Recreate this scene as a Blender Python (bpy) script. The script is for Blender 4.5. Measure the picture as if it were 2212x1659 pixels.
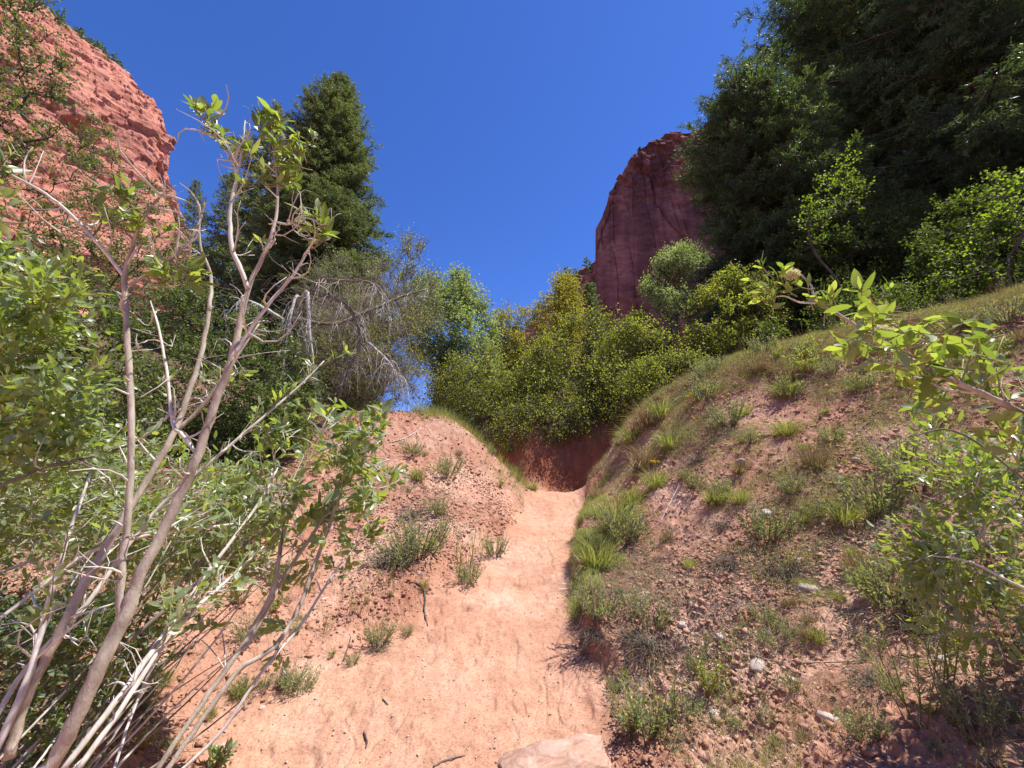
import bpy, math, random
import numpy as np
from mathutils import Vector

# ------------------------------------------------------------------ camera, world, sun
SC = bpy.context.scene
for o in list(bpy.data.objects): bpy.data.objects.remove(o)
PITCH = math.radians(13.0); CAMZ = 1.6; F = 860.0; CU, CV = 1106.0, 829.5
SUN_EL, SUN_AZ = 67.0, 6.0            # azimuth measured from +X towards +Y
cam_d = bpy.data.cameras.new("camera"); cam = bpy.data.objects.new("camera", cam_d)
SC.collection.objects.link(cam); SC.camera = cam
cam.location = (0, 0, CAMZ); cam.rotation_euler = (math.pi/2 + PITCH, 0, 0)
cam_d.sensor_width = 36.0; cam_d.lens = 36.0*F/2212.0; cam_d.clip_start = 0.05; cam_d.clip_end = 3000
world = bpy.data.worlds.new("World"); SC.world = world; world.use_nodes = True
wn = world.node_tree.nodes; wl = world.node_tree.links; wn.clear()
sky = wn.new('ShaderNodeTexSky'); sky.sky_type = 'NISHITA'; sky.sun_disc = False
sky.sun_elevation = math.radians(SUN_EL); sky.sun_rotation = math.radians(90-SUN_AZ)
sky.altitude = 1800; sky.air_density = 1.0; sky.dust_density = 0.2; sky.ozone_density = 5.0
hs = wn.new('ShaderNodeHueSaturation'); hs.inputs['Saturation'].default_value = 1.16; hs.inputs['Value'].default_value = 1.0
tn = wn.new('ShaderNodeMixRGB'); tn.blend_type = 'MULTIPLY'; tn.inputs[0].default_value = 1.0; tn.inputs[2].default_value = (1.14, 1.12, 1.60, 1)
bg = wn.new('ShaderNodeBackground'); bg.inputs['Strength'].default_value = 0.09
wo = wn.new('ShaderNodeOutputWorld')
wl.new(sky.outputs[0], hs.inputs['Color']); wl.new(hs.outputs[0], tn.inputs[1]); wl.new(tn.outputs[0], bg.inputs['Color']); wl.new(bg.outputs[0], wo.inputs['Surface'])
sd = bpy.data.lights.new("sun", 'SUN'); sd.energy = 5.0; sd.angle = math.radians(0.55); sd.color = (1.0, 0.95, 0.88)
sun = bpy.data.objects.new("sun", sd); SC.collection.objects.link(sun)
_e, _a = math.radians(SUN_EL), math.radians(SUN_AZ)
SUNV = Vector((math.cos(_a)*math.cos(_e), math.sin(_a)*math.cos(_e), math.sin(_e)))
sun.rotation_euler = (-SUNV).to_track_quat('-Z', 'Y').to_euler(); sun.location = SUNV*50
SC.view_settings.view_transform = 'Standard'; SC.view_settings.look = 'None'
SC.view_settings.exposure = 0.63; SC.view_settings.gamma = 1.0
SC.render.engine = 'CYCLES'

# ------------------------------------------------------------------ geometry of the view (metres from picture positions + a real distance)
SP, CP = math.sin(PITCH), math.cos(PITCH)
def ray(u, v):
    u = np.asarray(u, float); v = np.asarray(v, float)
    cx = (u-CU)/F; cy = (CV-v)/F
    return np.stack([cx, CP-cy*SP, SP+cy*CP], -1)
def at(u, v, Y):
    r = ray(u, v); t = np.asarray(Y, float)/r[..., 1]
    return r*t[..., None] + np.array([0, 0, CAMZ])

# ------------------------------------------------------------------ numpy noise
def _h(ix, iy, iz, seed):
    n = (ix.astype(np.int64)*374761393 + iy.astype(np.int64)*668265263 + iz.astype(np.int64)*2147483647 + seed*974711) & 0xFFFFFFFF
    n = ((n ^ (n >> 13))*1274126177) & 0xFFFFFFFF
    n = n ^ (n >> 16)
    return (n & 0xFFFF)/32767.5 - 1.0
def vn(x, y, z=None, seed=0):
    if z is None:
        xi = np.floor(x); yi = np.floor(y); fx = x-xi; fy = y-yi
        fx = fx*fx*fx*(fx*(fx*6-15)+10); fy = fy*fy*fy*(fy*(fy*6-15)+10)
        zz = np.zeros_like(xi)
        a = _h(xi, yi, zz, seed); b = _h(xi+1, yi, zz, seed); c = _h(xi, yi+1, zz, seed); d = _h(xi+1, yi+1, zz, seed)
        return (a*(1-fx)+b*fx)*(1-fy) + (c*(1-fx)+d*fx)*fy
    xi = np.floor(x); yi = np.floor(y); zi = np.floor(z); fx = x-xi; fy = y-yi; fz = z-zi
    fx = fx*fx*(3-2*fx); fy = fy*fy*(3-2*fy); fz = fz*fz*(3-2*fz)
    r = 0
    for k in (0, 1):
        a = _h(xi, yi, zi+k, seed); b = _h(xi+1, yi, zi+k, seed); c = _h(xi, yi+1, zi+k, seed); d = _h(xi+1, yi+1, zi+k, seed)
        s = (a*(1-fx)+b*fx)*(1-fy) + (c*(1-fx)+d*fx)*fy
        r = r + s*(fz if k else 1-fz)
    return r
def fbm(x, y, z=None, o=4, seed=0, g=0.5):
    r = 0; a = 1; f = 1; t = 0
    for i in range(o):
        r = r + a*vn(x*f+i*17.3, y*f-i*9.1, None if z is None else z*f+i*3.7, seed+i); t += a; a *= g; f *= 2.03
    return r/t
def sst(e0, e1, x):
    t = np.clip((x-e0)/(e1-e0), 0, 1); return t*t*(3-2*t)
def norm(v): return v/np.maximum(np.linalg.norm(v, axis=-1, keepdims=True), 1e-9)
RNG = np.random.default_rng(11)
def rs(seed): 
    global RNG
    RNG = np.random.default_rng(seed)

# ------------------------------------------------------------------ terrain
PATH = [(1800,2.1,250,1330),(1659,2.53,430,1335),(1560,2.85,480,1340),(1480,3.18,640,1300),(1400,3.62,770,1238),(1300,4.4,905,1238),(1200,5.7,1040,1238),(1100,8.3,1128,1262),(1065,10.0,1145,1278)]
_pl = at([p[2] for p in PATH], [p[0] for p in PATH], [p[1] for p in PATH])
_pr = at([p[3] for p in PATH], [p[0] for p in PATH], [p[1] for p in PATH])
PY = np.array([0.0]+[p[1] for p in PATH]+[11.0]); PL = np.array([_pl[0,0]]+list(_pl[:,0])+[_pl[-1,0]]); PR = np.array([_pr[0,0]]+list(_pr[:,0])+[_pr[-1,0]])
CT = []
for i, p in enumerate(PATH):
    for f in (0, .5, 1): CT.append((p[2]+(p[3]-p[2])*f, p[0], p[1]))
CT += [ # left side and mound
 (900,897,9.0),(850,893,9.0),(960,903,9.1),(1030,955,9.0),(1080,1005,9.1),(900,1000,7.6),(1000,1030,7.9),(950,1100,6.4),(1050,1100,7.3),(850,1150,5.6),(800,1200,5.1),(900,1220,5.0),
 (650,1200,4.8),(700,1100,5.6),(700,1000,6.7),(700,915,7.8),(560,950,7.5),(500,1100,5.2),(500,1000,6.3),(300,1100,4.8),(300,1300,3.5),(100,1300,3.0),(100,1500,2.3),(300,1500,2.7),(500,1400,3.35),
 (500,1250,4.1),(620,1330,3.9),(0,1659,1.9),(200,1659,2.15),(0,1100,4.2),(0,900,6.0),(300,900,7.5),(600,890,10.5),
 # shaded bank behind the bend
 (1120,1045,10.75),(1190,1052,10.8),(1260,1050,10.9),(1180,955,11.3),(1110,965,11.2),(1270,935,11.4),(1180,915,12.2),(1000,925,12.3),(1330,905,11.6),
 # right bank
 (1300,1300,4.1),(1400,1300,3.75),(1400,1450,3.1),(1330,1180,5.2),(1500,1200,4.2),(1500,1400,3.1),(1600,1600,2.4),(1500,1659,2.33),(1600,1300,3.25),(1600,1100,4.3),(1600,1000,5.0),(1600,900,5.8),(1600,800,6.9),
 (1400,1100,5.6),(1330,1080,7.2),(1310,1000,9.0),(1400,1000,7.0),(1400,920,8.3),(1345,930,9.6),(1480,860,7.8),(1500,812,8.6),(1800,1200,3.3),(1800,1400,2.6),(1800,1659,2.0),(1800,1000,4.2),(1800,850,5.2),(1800,750,6.0),
 (2000,695,5.5),(2212,640,5.0),(2212,900,3.5),(2212,1200,2.5),(2212,1500,1.9),(2000,900,4.1),(2000,1200,2.8),(2000,1500,2.1)]
c = np.array(CT); CPT = at(c[:,0], c[:,1], c[:,2])
EX = np.array([(-1.5,11.2,1.5),(0,11,1.35),(-6,14,3.2),(0,14,3.1),(2,16,3.4),(-3,13,3.0),(6,12,3.5),(8,10,4.2),(9,7,4.6),(8,4,4.3),(6,2,3.6),(4.5,.5,3.0),(7,-1,4.0),(3,-1,1.6),(0,0,0),(0,-2,-.2),(-2,0,.3),(-4,0,.9),(-3,-2,.5),
  (-7,3,2.2),(-8,7,3.0),(-9,11,4.0),(12,14,6.2),(6,18,4.3),(0,20,3.6),(-7,18,4.0),(-14,15,6.0),(14,6,6.5),(14,0,6.5),(-13,5,4.5),(-12,-2,4.0),(0,-6,-.3),(8,-8,4),(-8,-8,2.5),(0,28,3.9),(12,26,6.5),(-14,26,6.8),(20,18,9.0),(22,8,10),(-20,8,8)], float)
CPT = np.concatenate([CPT, EX])
def _w(xy):            # compress far distances so that near detail and far shape interpolate alike
    return xy
def _phi(d2): return 0.5*d2*np.log(d2+1e-9)
def _fit(P, lam):
    n = len(P); A = np.zeros((n+3, n+3)); d2 = ((P[:,None,:2]-P[None,:,:2])**2).sum(-1)
    A[:n,:n] = _phi(d2)+np.eye(n)*lam; A[:n,n] = 1; A[:n,n+1:] = P[:,:2]; A[n,:n] = 1; A[n+1:,:n] = P[:,:2].T
    b = np.zeros(n+3); b[:n] = P[:,2]; return np.linalg.solve(A, b)
WT = _fit(CPT, 0.01)
def tps(x, y):
    s = x.shape; x = x.ravel(); y = y.ravel(); out = np.empty(len(x))
    for i in range(0, len(x), 100000):
        xx = x[i:i+100000]; yy = y[i:i+100000]
        d2 = (xx[:,None]-CPT[None,:,0])**2 + (yy[:,None]-CPT[None,:,1])**2
        out[i:i+100000] = _phi(d2)@WT[:-3] + WT[-3] + WT[-2]*xx + WT[-1]*yy
    return out.reshape(s)
# coarse lookup table of the interpolated terrain
GX = np.arange(-30, 30.01, .1); GY = np.arange(-12, 36.01, .1)
_gx, _gy = np.meshgrid(GX, GY, indexing='ij'); GZ = tps(_gx, _gy)
def lut(x, y):
    fx = np.clip((x+30)/.1, 0, len(GX)-1.001); fy = np.clip((y+12)/.1, 0, len(GY)-1.001)
    i = fx.astype(int); j = fy.astype(int); a = fx-i; b = fy-j
    return (GZ[i,j]*(1-a)+GZ[i+1,j]*a)*(1-b)+(GZ[i,j+1]*(1-a)+GZ[i+1,j+1]*a)*b
def pathmask(x, y):
    l = np.interp(y, PY, PL); r = np.interp(y, PY, PR)
    w = .10*fbm(x*2.2, y*2.2, seed=5, o=3)
    m = sst(-.02, .12, x-l+w*1.2)*sst(-.05, .07, r-x+w*.6)*sst(10.7, 10.3, y)
    d = np.minimum(np.hypot(x-.6, y-10.5), np.minimum(np.hypot((x+.3), (y-10.9)), np.hypot(x+1.2, y-11.1)))
    return np.maximum(m, sst(.75, .55, d))
def far(x, y):
    return 4 + .025*np.clip(y, 0, 400) + .42*np.clip(np.abs(x-2)-9, 0, 130)*(1-.25*(x < 0)) + 1.2*fbm(x*.05, y*.05, seed=9)
def crk(x, y):        # edges of boot prints pressed into the sand
    a = vn(x*7+1.5*vn(x*3, y*3, seed=67), y*4.2, seed=68); return np.exp(-((a-.25)/.09)**2)*np.clip(vn(x*2.3, y*2.3, seed=69)+.5, 0, 1)
def H(x, y, detail=True):
    x = np.asarray(x, float); y = np.asarray(y, float)
    r = np.hypot(x, y-4); b = sst(15, 27, r)
    z = lut(x, y)*(1-b) + far(x, y)*b
    pm = pathmask(x, y)
    l = np.interp(y, PY, PL); xr = np.interp(y, PY, PR)
    d = x-xr-.02+.10*fbm(x*3, y*3, seed=21, o=2)
    cut = .34*sst(0, .14, d)*np.exp(-np.clip(x-xr, 0, 9)/.7)*sst(3.0, 3.7, y)*sst(10.2, 8.2, y)*(.6+.5*vn(x*.01, y*1.3, seed=31))
    dl = l-x+.10*fbm(x*2.5, y*2.5, seed=22, o=3)
    z = z+cut+.17*sst(-.02, .26, dl)*np.exp(-np.clip(l-x, 0, 9)/1.1)*sst(3.2, 4.2, y)*sst(10.0, 8.8, y)
    if detail:
        near = sst(40, 12, r)
        bank = (1-pm)
        left = sst(0, -1.2, x-l)
        rgt = sst(0, .5, x-xr)
        big = .09*fbm(x*1.1, y*1.1, seed=1, o=3)
        # eroded clods: inverted ridges, slightly stretched down the slope
        c1 = 1-np.abs(vn(x*4.2+.8*vn(x*2, y*2, seed=7), y*5.5, seed=41))*2
        c2 = 1-np.abs(vn(x*11, y*13+.5*vn(x*5, y*5, seed=8), seed=42))*2
        c3 = vn(x*27, y*29, seed=43)
        c4 = vn(x*61, y*63, seed=44)
        amp = .55+.55*vn(x*.9, y*.9, seed=46)
        amp = np.clip(amp, .45, 1.3)*(1+.45*left)
        rough = bank*(.8+.25*rgt)
        c5 = sst(.2, .55, vn(x*17, y*17, seed=47))*.022+sst(.2, .5, vn(x*34, y*34, seed=48))*.010
        z = z + near*(big*bank*.8 + rough*amp*(.034*c1 + .017*c2 + .014*c3 + .008*c4 + .55*c5 + .030*fbm(x*6, y*6, seed=49, o=5, g=.62)))
        # trodden sand: shallow footprints and ripples
        fp = vn(x*5.5, y*4.0, seed=51); rp = vn(x*15, y*11, seed=52)
        z = z + near*pm*(.013*fp + .008*fbm(x*22, y*22, seed=58, o=4)*(1+np.clip(fp*2,0,1)) - .020*crk(x, y) + .006*rp*np.clip(vn(x*2,y*2,seed=57)+.5,0,1) + .0025*vn(x*40, y*40, seed=53) - .016*sst(.45, .75, vn(x*6.3, y*4.6, seed=55)))
    return z
_HT = 0.8*1.012**np.arange(420)
def hit(u, v):                      # where the line of sight meets the ground
    r = ray(u, v); Q = r[None]*_HT[:,None]; z = Q[:,2]+CAMZ-H(Q[:,0], Q[:,1], False); i = int(np.argmax(z < 0)) if (z < 0).any() else 419
    t = _HT[i]; x, y = r[0]*t, r[1]*t
    return np.array([x, y, float(H(np.array([x]), np.array([y]))[0])]), t

# ------------------------------------------------------------------ mesh + object helpers
COL = SC.collection
def mesh(name, V, FS, mat, tint=None, smooth=False, attr=None):
    V = np.asarray(V, np.float32).reshape(-1, 3); me = bpy.data.meshes.new(name)
    FS = [np.asarray(f, np.int32) for f in FS if len(f)]
    me.vertices.add(len(V)); me.vertices.foreach_set('co', V.ravel())
    L = np.concatenate([f.ravel() for f in FS]); cnt = np.concatenate([np.full(len(f), f.shape[1], np.int32) for f in FS])
    st = np.concatenate([[0], np.cumsum(cnt)[:-1]]).astype(np.int32)
    me.loops.add(len(L)); me.loops.foreach_set('vertex_index', L)
    me.polygons.add(len(cnt)); me.polygons.foreach_set('loop_start', st)
    try: me.polygons.foreach_set('loop_total', cnt)
    except Exception: pass
    me.update(calc_edges=True)
    if smooth: me.polygons.foreach_set('use_smooth', np.ones(len(cnt), bool))
    for nm, arr in ([('tint', tint)] if tint is not None else []) + (attr or []):
        a = me.attributes.new(nm, 'FLOAT', 'POINT'); a.data.foreach_set('value', np.asarray(arr, np.float32))
    me.materials.append(mat)
    return me
def obj(name, me, parent=None, loc=None):
    o = bpy.data.objects.new(name, me); COL.objects.link(o)
    if parent is not None: o.parent = parent
    if loc is not None: o.location = loc
    return o
def tag(o, label=None, cat=None, group=None, kind=None):
    if label: o['label'] = label
    if cat: o['category'] = cat
    if group: o['group'] = group
    if kind: o['kind'] = kind
    return o
def thing(name, label, cat, loc, group=None):
    return tag(obj(name, None, None, tuple(float(a) for a in loc)), label, cat, group)
class Geo:
    def __init__(s): s.V = []; s.F = {3: [], 4: []}; s.T = []; s.n = 0
    def add(s, V, F, T=None):
        V = np.asarray(V, float).reshape(-1, 3); F = np.asarray(F, np.int64)
        s.V.append(V); s.F[F.shape[1]].append(F+s.n); s.T.append(np.zeros(len(V)) if T is None else np.broadcast_to(T, (len(V),))); s.n += len(V)
    def add2(s, V, FL, T=None):
        V = np.asarray(V, float).reshape(-1, 3)
        s.V.append(V); s.T.append(np.zeros(len(V)) if T is None else np.broadcast_to(T, (len(V),)))
        for F in FL:
            F = np.asarray(F, np.int64); s.F[F.shape[1]].append(F+s.n)
        s.n += len(V)
    def build(s, name, mat, parent=None, origin=None, smooth=False, loc=None):
        if not s.n: return None
        V = np.concatenate(s.V)
        if origin is not None: V = V-np.asarray(origin)
        FS = [np.concatenate(s.F[k]) for k in (3, 4) if s.F[k]]
        return obj(name, mesh(name, V, FS, mat, np.concatenate(s.T), smooth), parent, loc)

def tube(g, P, R, sides=8, T=None, knob=0.0):
    P = np.asarray(P, float); R = np.asarray(R, float); n = len(P)
    t = np.gradient(P, axis=0); t = norm(t)
    ref = np.array([0.3, 0.8, 0.1]); a = norm(np.cross(t, ref)); b = np.cross(t, a)
    th = np.arange(sides)*2*np.pi/sides
    rr = R[:,None]*(1+knob*(RNG.random((n, sides))-.5))
    V = P[:,None,:] + rr[...,None]*(np.cos(th)[None,:,None]*a[:,None,:] + np.sin(th)[None,:,None]*b[:,None,:])
    i = np.arange(n-1)[:,None]*sides; j = np.arange(sides)[None,:]; k = (j+1) % sides
    Fq = np.stack([i+j, i+k, i+sides+k, i+sides+j], -1).reshape(-1, 4)
    V = V.reshape(-1, 3); V = np.concatenate([V, P[:1], P[-1:]])
    j = np.arange(sides); k = (j+1) % sides
    c0 = np.stack([np.full(sides, n*sides), k, j], -1); c1 = np.stack([np.full(sides, n*sides+1), (n-1)*sides+j, (n-1)*sides+k], -1)
    g.add2(V, [Fq, np.concatenate([c0, c1])], T)
def smooth_line(P, m=6):
    P = np.asarray(P, float); n = len(P)
    if n < 3:
        s = np.linspace(0, n-1, (n-1)*m+1); return np.stack([np.interp(s, range(n), P[:,k]) for k in range(P.shape[1])], -1)
    Q = np.concatenate([[2*P[0]-P[1]], P, [2*P[-1]-P[-2]]]); out = []
    for i in range(n-1):
        p0, p1, p2, p3 = Q[i:i+4]
        for t in np.arange(m)/m:
            out.append(.5*((2*p1)+(-p0+p2)*t+(2*p0-5*p1+4*p2-p3)*t*t+(-p0+3*p1-3*p2+p3)*t**3))
    out.append(P[-1]); return np.array(out)
def sticks(g, A, B, ra, rb, sides=4, bend=0.12, segs=3, T=None):
    A = np.asarray(A, float); B = np.asarray(B, float); n = len(A)
    if n == 0: return
    d = B-A; L = np.linalg.norm(d, axis=1, keepdims=True); t = d/np.maximum(L, 1e-9)
    ref = np.tile([0.2, 0.7, 0.35], (n, 1)); a = norm(np.cross(t, ref)); b = np.cross(t, a)
    off = (RNG.normal(size=(n,1))*a+RNG.normal(size=(n,1))*b)*L*bend
    s = np.linspace(0, 1, segs+1); th = np.arange(sides)*2*np.pi/sides
    C = A[:,None]+d[:,None]*s[None,:,None]+off[:,None]*(4*s*(1-s))[None,:,None]*.5
    R = np.asarray(ra).reshape(-1,1)*(1-s)+np.asarray(rb).reshape(-1,1)*s
    R = np.broadcast_to(R, (n, segs+1))
    V = C[:,:,None]+R[:,:,None,None]*(np.cos(th)[None,None,:,None]*a[:,None,None]+np.sin(th)[None,None,:,None]*b[:,None,None])
    base = np.arange(n)[:,None,None]*(segs+1)*sides; i = np.arange(segs)[None,:,None]*sides; j = np.arange(sides)[None,None,:]; k = (j+1) % sides
    Fq = np.stack([base+i+j, base+i+k, base+i+sides+k, base+i+sides+j], -1).reshape(-1, 4)
    TT = None if T is None else np.repeat(T, (segs+1)*sides)
    g.add(V.reshape(-1, 3), Fq, TT)
def blades(g, P, D, L, W, T=None, kind='kite', up=None, droop=0.0):
    """leaf-like faces: P base points, D directions, L lengths, W widths"""
    P = np.asarray(P, float); D = norm(np.asarray(D, float)); n = len(P)
    if n == 0: return
    L = np.broadcast_to(L, (n,))[:,None]; W = np.broadcast_to(W, (n,))[:,None]
    r = norm(RNG.normal(size=(n, 3))+(0 if up is None else np.asarray(up)))
    S = norm(np.cross(D, r)); N = np.cross(S, D)
    T = RNG.random(n) if T is None else T
    dn = np.array([0, 0, -1.0])
    if kind == 'kite':
        V = np.stack([P, P+D*L*.45+S*W*.5, P+D*L+dn*L*droop, P+D*L*.45-S*W*.5], 1)
        F_ = np.arange(n)[:,None]*4+np.arange(4)[None]; g.add(V.reshape(-1, 3), F_, np.repeat(T, 4))
    elif kind == 'tri':
        V = np.stack([P-S*W*.5, P+S*W*.5, P+D*L+dn*L*droop], 1)
        F_ = np.arange(n)[:,None]*3+np.arange(3)[None]; g.add(V.reshape(-1, 3), F_, np.repeat(T, 3))
    elif kind == 'grass':      # bent blade of two segments
        m = P+D*L*.55; e = P+D*L+dn*L*droop*np.ones((n,1))
        e = m+norm(e-m)*L*.45
        V = np.stack([P-S*W*.5, P+S*W*.5, m+S*W*.4, m-S*W*.4, e], 1)
        b = np.arange(n)[:,None]*5
        g.add2(V.reshape(-1, 3), [b+np.array([[0,1,2,3]]), b+np.array([[3,2,4]])], np.repeat(T, 5))
    elif kind == 'leaf':       # folded, curved leaf
        st = [0, .16, .38, .62, .84, 1.0]; wd = [.05, .62, 1.0, .93, .55, .0]
        fold = .22; cur = RNG.uniform(-.15, .6, (n, 1))+droop
        mid = [P+D*L*s-N*L*cur*s*s*.6+dn*L*droop*s*s*.3 for s in st]
        wv = RNG.uniform(-.12, .12, (n, 1))
        lf = [mid[i]+S*W*.5*wd[i]+N*W*.5*wd[i]*(fold+wv*((i % 2)*2-1)) for i in range(1, 5)]
        rg = [mid[i]-S*W*.5*wd[i]+N*W*.5*wd[i]*(fold-wv*((i % 2)*2-1)) for i in range(1, 5)]
        V = np.stack(mid+lf+rg, 1); k = 14; b = np.arange(n)[:,None]*k   # mid 0..5, left 6..9, right 10..13
        q = [[1,2,7,6],[2,3,8,7],[3,4,9,8],[2,1,10,11],[3,2,11,12],[4,3,12,13]]
        t3 = [[0,1,6],[4,5,9],[1,0,10],[5,4,13]]
        g.add2(V.reshape(-1, 3), [np.concatenate([b+np.array([a]) for a in q]), np.concatenate([b+np.array([a]) for a in t3])], np.repeat(T, k))

# ------------------------------------------------------------------ materials
def mat(name):
    m = bpy.data.materials.new(name); m.use_nodes = True; m.node_tree.nodes.clear(); return m, m.node_tree.nodes, m.node_tree.links
def ramp(n, stops):
    r = n.new('ShaderNodeValToRGB'); e = r.color_ramp.elements
    while len(e) > 1: e.remove(e[-1])
    e[0].position = stops[0][0]; e[0].color = (*stops[0][1], 1)
    for p, c_ in stops[1:]:
        x = e.new(p); x.color = (*c_, 1)
    return r
def leaf_mat(name, cols, trans=.35, rough=.45, spec=.4, under=None, tcol=None, scale=1.5, spots=False):
    m, n, l = mat(name); out = n.new('ShaderNodeOutputMaterial'); at_ = n.new('ShaderNodeAttribute'); at_.attribute_name = 'tint'
    geo = n.new('ShaderNodeNewGeometry'); nz = n.new('ShaderNodeTexNoise'); nz.inputs['Scale'].default_value = scale; nz.inputs['Detail'].default_value = 2
    l.new(geo.outputs['Position'], nz.inputs['Vector'])
    a = n.new('ShaderNodeMath'); a.operation = 'MULTIPLY_ADD'; a.inputs[1].default_value = .65; l.new(at_.outputs['Fac'], a.inputs[0])
    b = n.new('ShaderNodeMath'); b.operation = 'MULTIPLY_ADD'; b.inputs[1].default_value = .8; b.inputs[2].default_value = -.25; l.new(nz.outputs['Fac'], b.inputs[0]); l.new(b.outputs[0], a.inputs[2])
    k = len(cols); r = ramp(n, [(i/(k-1), c_) for i, c_ in enumerate(cols)]); l.new(a.outputs[0], r.inputs['Fac'])
    col = r.outputs['Color']
    if under:
        mx = n.new('ShaderNodeMixRGB'); mx.inputs[2].default_value = (*under, 1); l.new(geo.outputs['Backfacing'], mx.inputs[0]); l.new(col, mx.inputs[1]); col = mx.outputs[0]
    if spots:
        n9 = n.new('ShaderNodeTexNoise'); n9.inputs['Scale'].default_value = 70; n9.inputs['Detail'].default_value = 3; l.new(geo.outputs['Position'], n9.inputs['Vector'])
        r9 = ramp(n, [(.30, (.42,.30,.16)), (.40, (1,1,1)), (.62, (1,1,1)), (.75, (1.25,1.2,.9))]); l.new(n9.outputs['Fac'], r9.inputs['Fac'])
        m9 = n.new('ShaderNodeMixRGB'); m9.blend_type = 'MULTIPLY'; m9.inputs[0].default_value = .8; l.new(col, m9.inputs[1]); l.new(r9.outputs[0], m9.inputs[2]); col = m9.outputs[0]
    p = n.new('ShaderNodeBsdfPrincipled'); p.inputs['Roughness'].default_value = rough; p.inputs['Specular IOR Level'].default_value = spec; l.new(col, p.inputs['Base Color'])
    t = n.new('ShaderNodeBsdfTranslucent'); g = n.new('ShaderNodeMixRGB'); g.blend_type = 'MULTIPLY'; g.inputs[0].default_value = 1; g.inputs[2].default_value = (*(tcol or (1.6, 1.7, .6)), 1)
    l.new(r.outputs['Color'], g.inputs[1]); l.new(g.outputs[0], t.inputs['Color'])
    ms = n.new('ShaderNodeMixShader'); ms.inputs[0].default_value = trans; l.new(p.outputs[0], ms.inputs[1]); l.new(t.outputs[0], ms.inputs[2]); l.new(ms.outputs[0], out.inputs['Surface'])
    return m
def bark_mat(name, c0, c1, scale=14, bump=.5, rough=.8, stretch=.25, spots=None):
    m, n, l = mat(name); out = n.new('ShaderNodeOutputMaterial'); geo = n.new('ShaderNodeNewGeometry')
    mp = n.new('ShaderNodeMapping'); mp.inputs['Scale'].default_value = (1, 1, stretch); l.new(geo.outputs['Position'], mp.inputs['Vector'])
    nz = n.new('ShaderNodeTexNoise'); nz.inputs['Scale'].default_value = scale; nz.inputs['Detail'].default_value = 6; nz.inputs['Roughness'].default_value = .65; l.new(mp.outputs[0], nz.inputs['Vector'])
    r = ramp(n, [(.3, c0), (.68, c1)]); l.new(nz.outputs['Fac'], r.inputs['Fac']); col = r.outputs[0]
    if spots:
        vo = n.new('ShaderNodeTexVoronoi'); vo.inputs['Scale'].default_value = spots; l.new(geo.outputs['Position'], vo.inputs['Vector'])
        r2 = ramp(n, [(.06, (.12,.10,.09)), (.17, (1,1,1))]); l.new(vo.outputs['Distance'], r2.inputs['Fac'])
        mm = n.new('ShaderNodeMixRGB'); mm.blend_type = 'MULTIPLY'; mm.inputs[0].default_value = .6; l.new(col, mm.inputs[1]); l.new(r2.outputs[0], mm.inputs[2]); col = mm.outputs[0]
    p = n.new('ShaderNodeBsdfPrincipled'); p.inputs['Roughness'].default_value = rough; p.inputs['Specular IOR Level'].default_value = .25; l.new(col, p.inputs['Base Color'])
    bp = n.new('ShaderNodeBump'); bp.inputs['Strength'].default_value = bump; bp.inputs['Distance'].default_value = .01; l.new(nz.outputs['Fac'], bp.inputs['Height']); l.new(bp.outputs[0], p.inputs['Normal'])
    l.new(p.outputs[0], out.inputs['Surface']); return m
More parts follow.
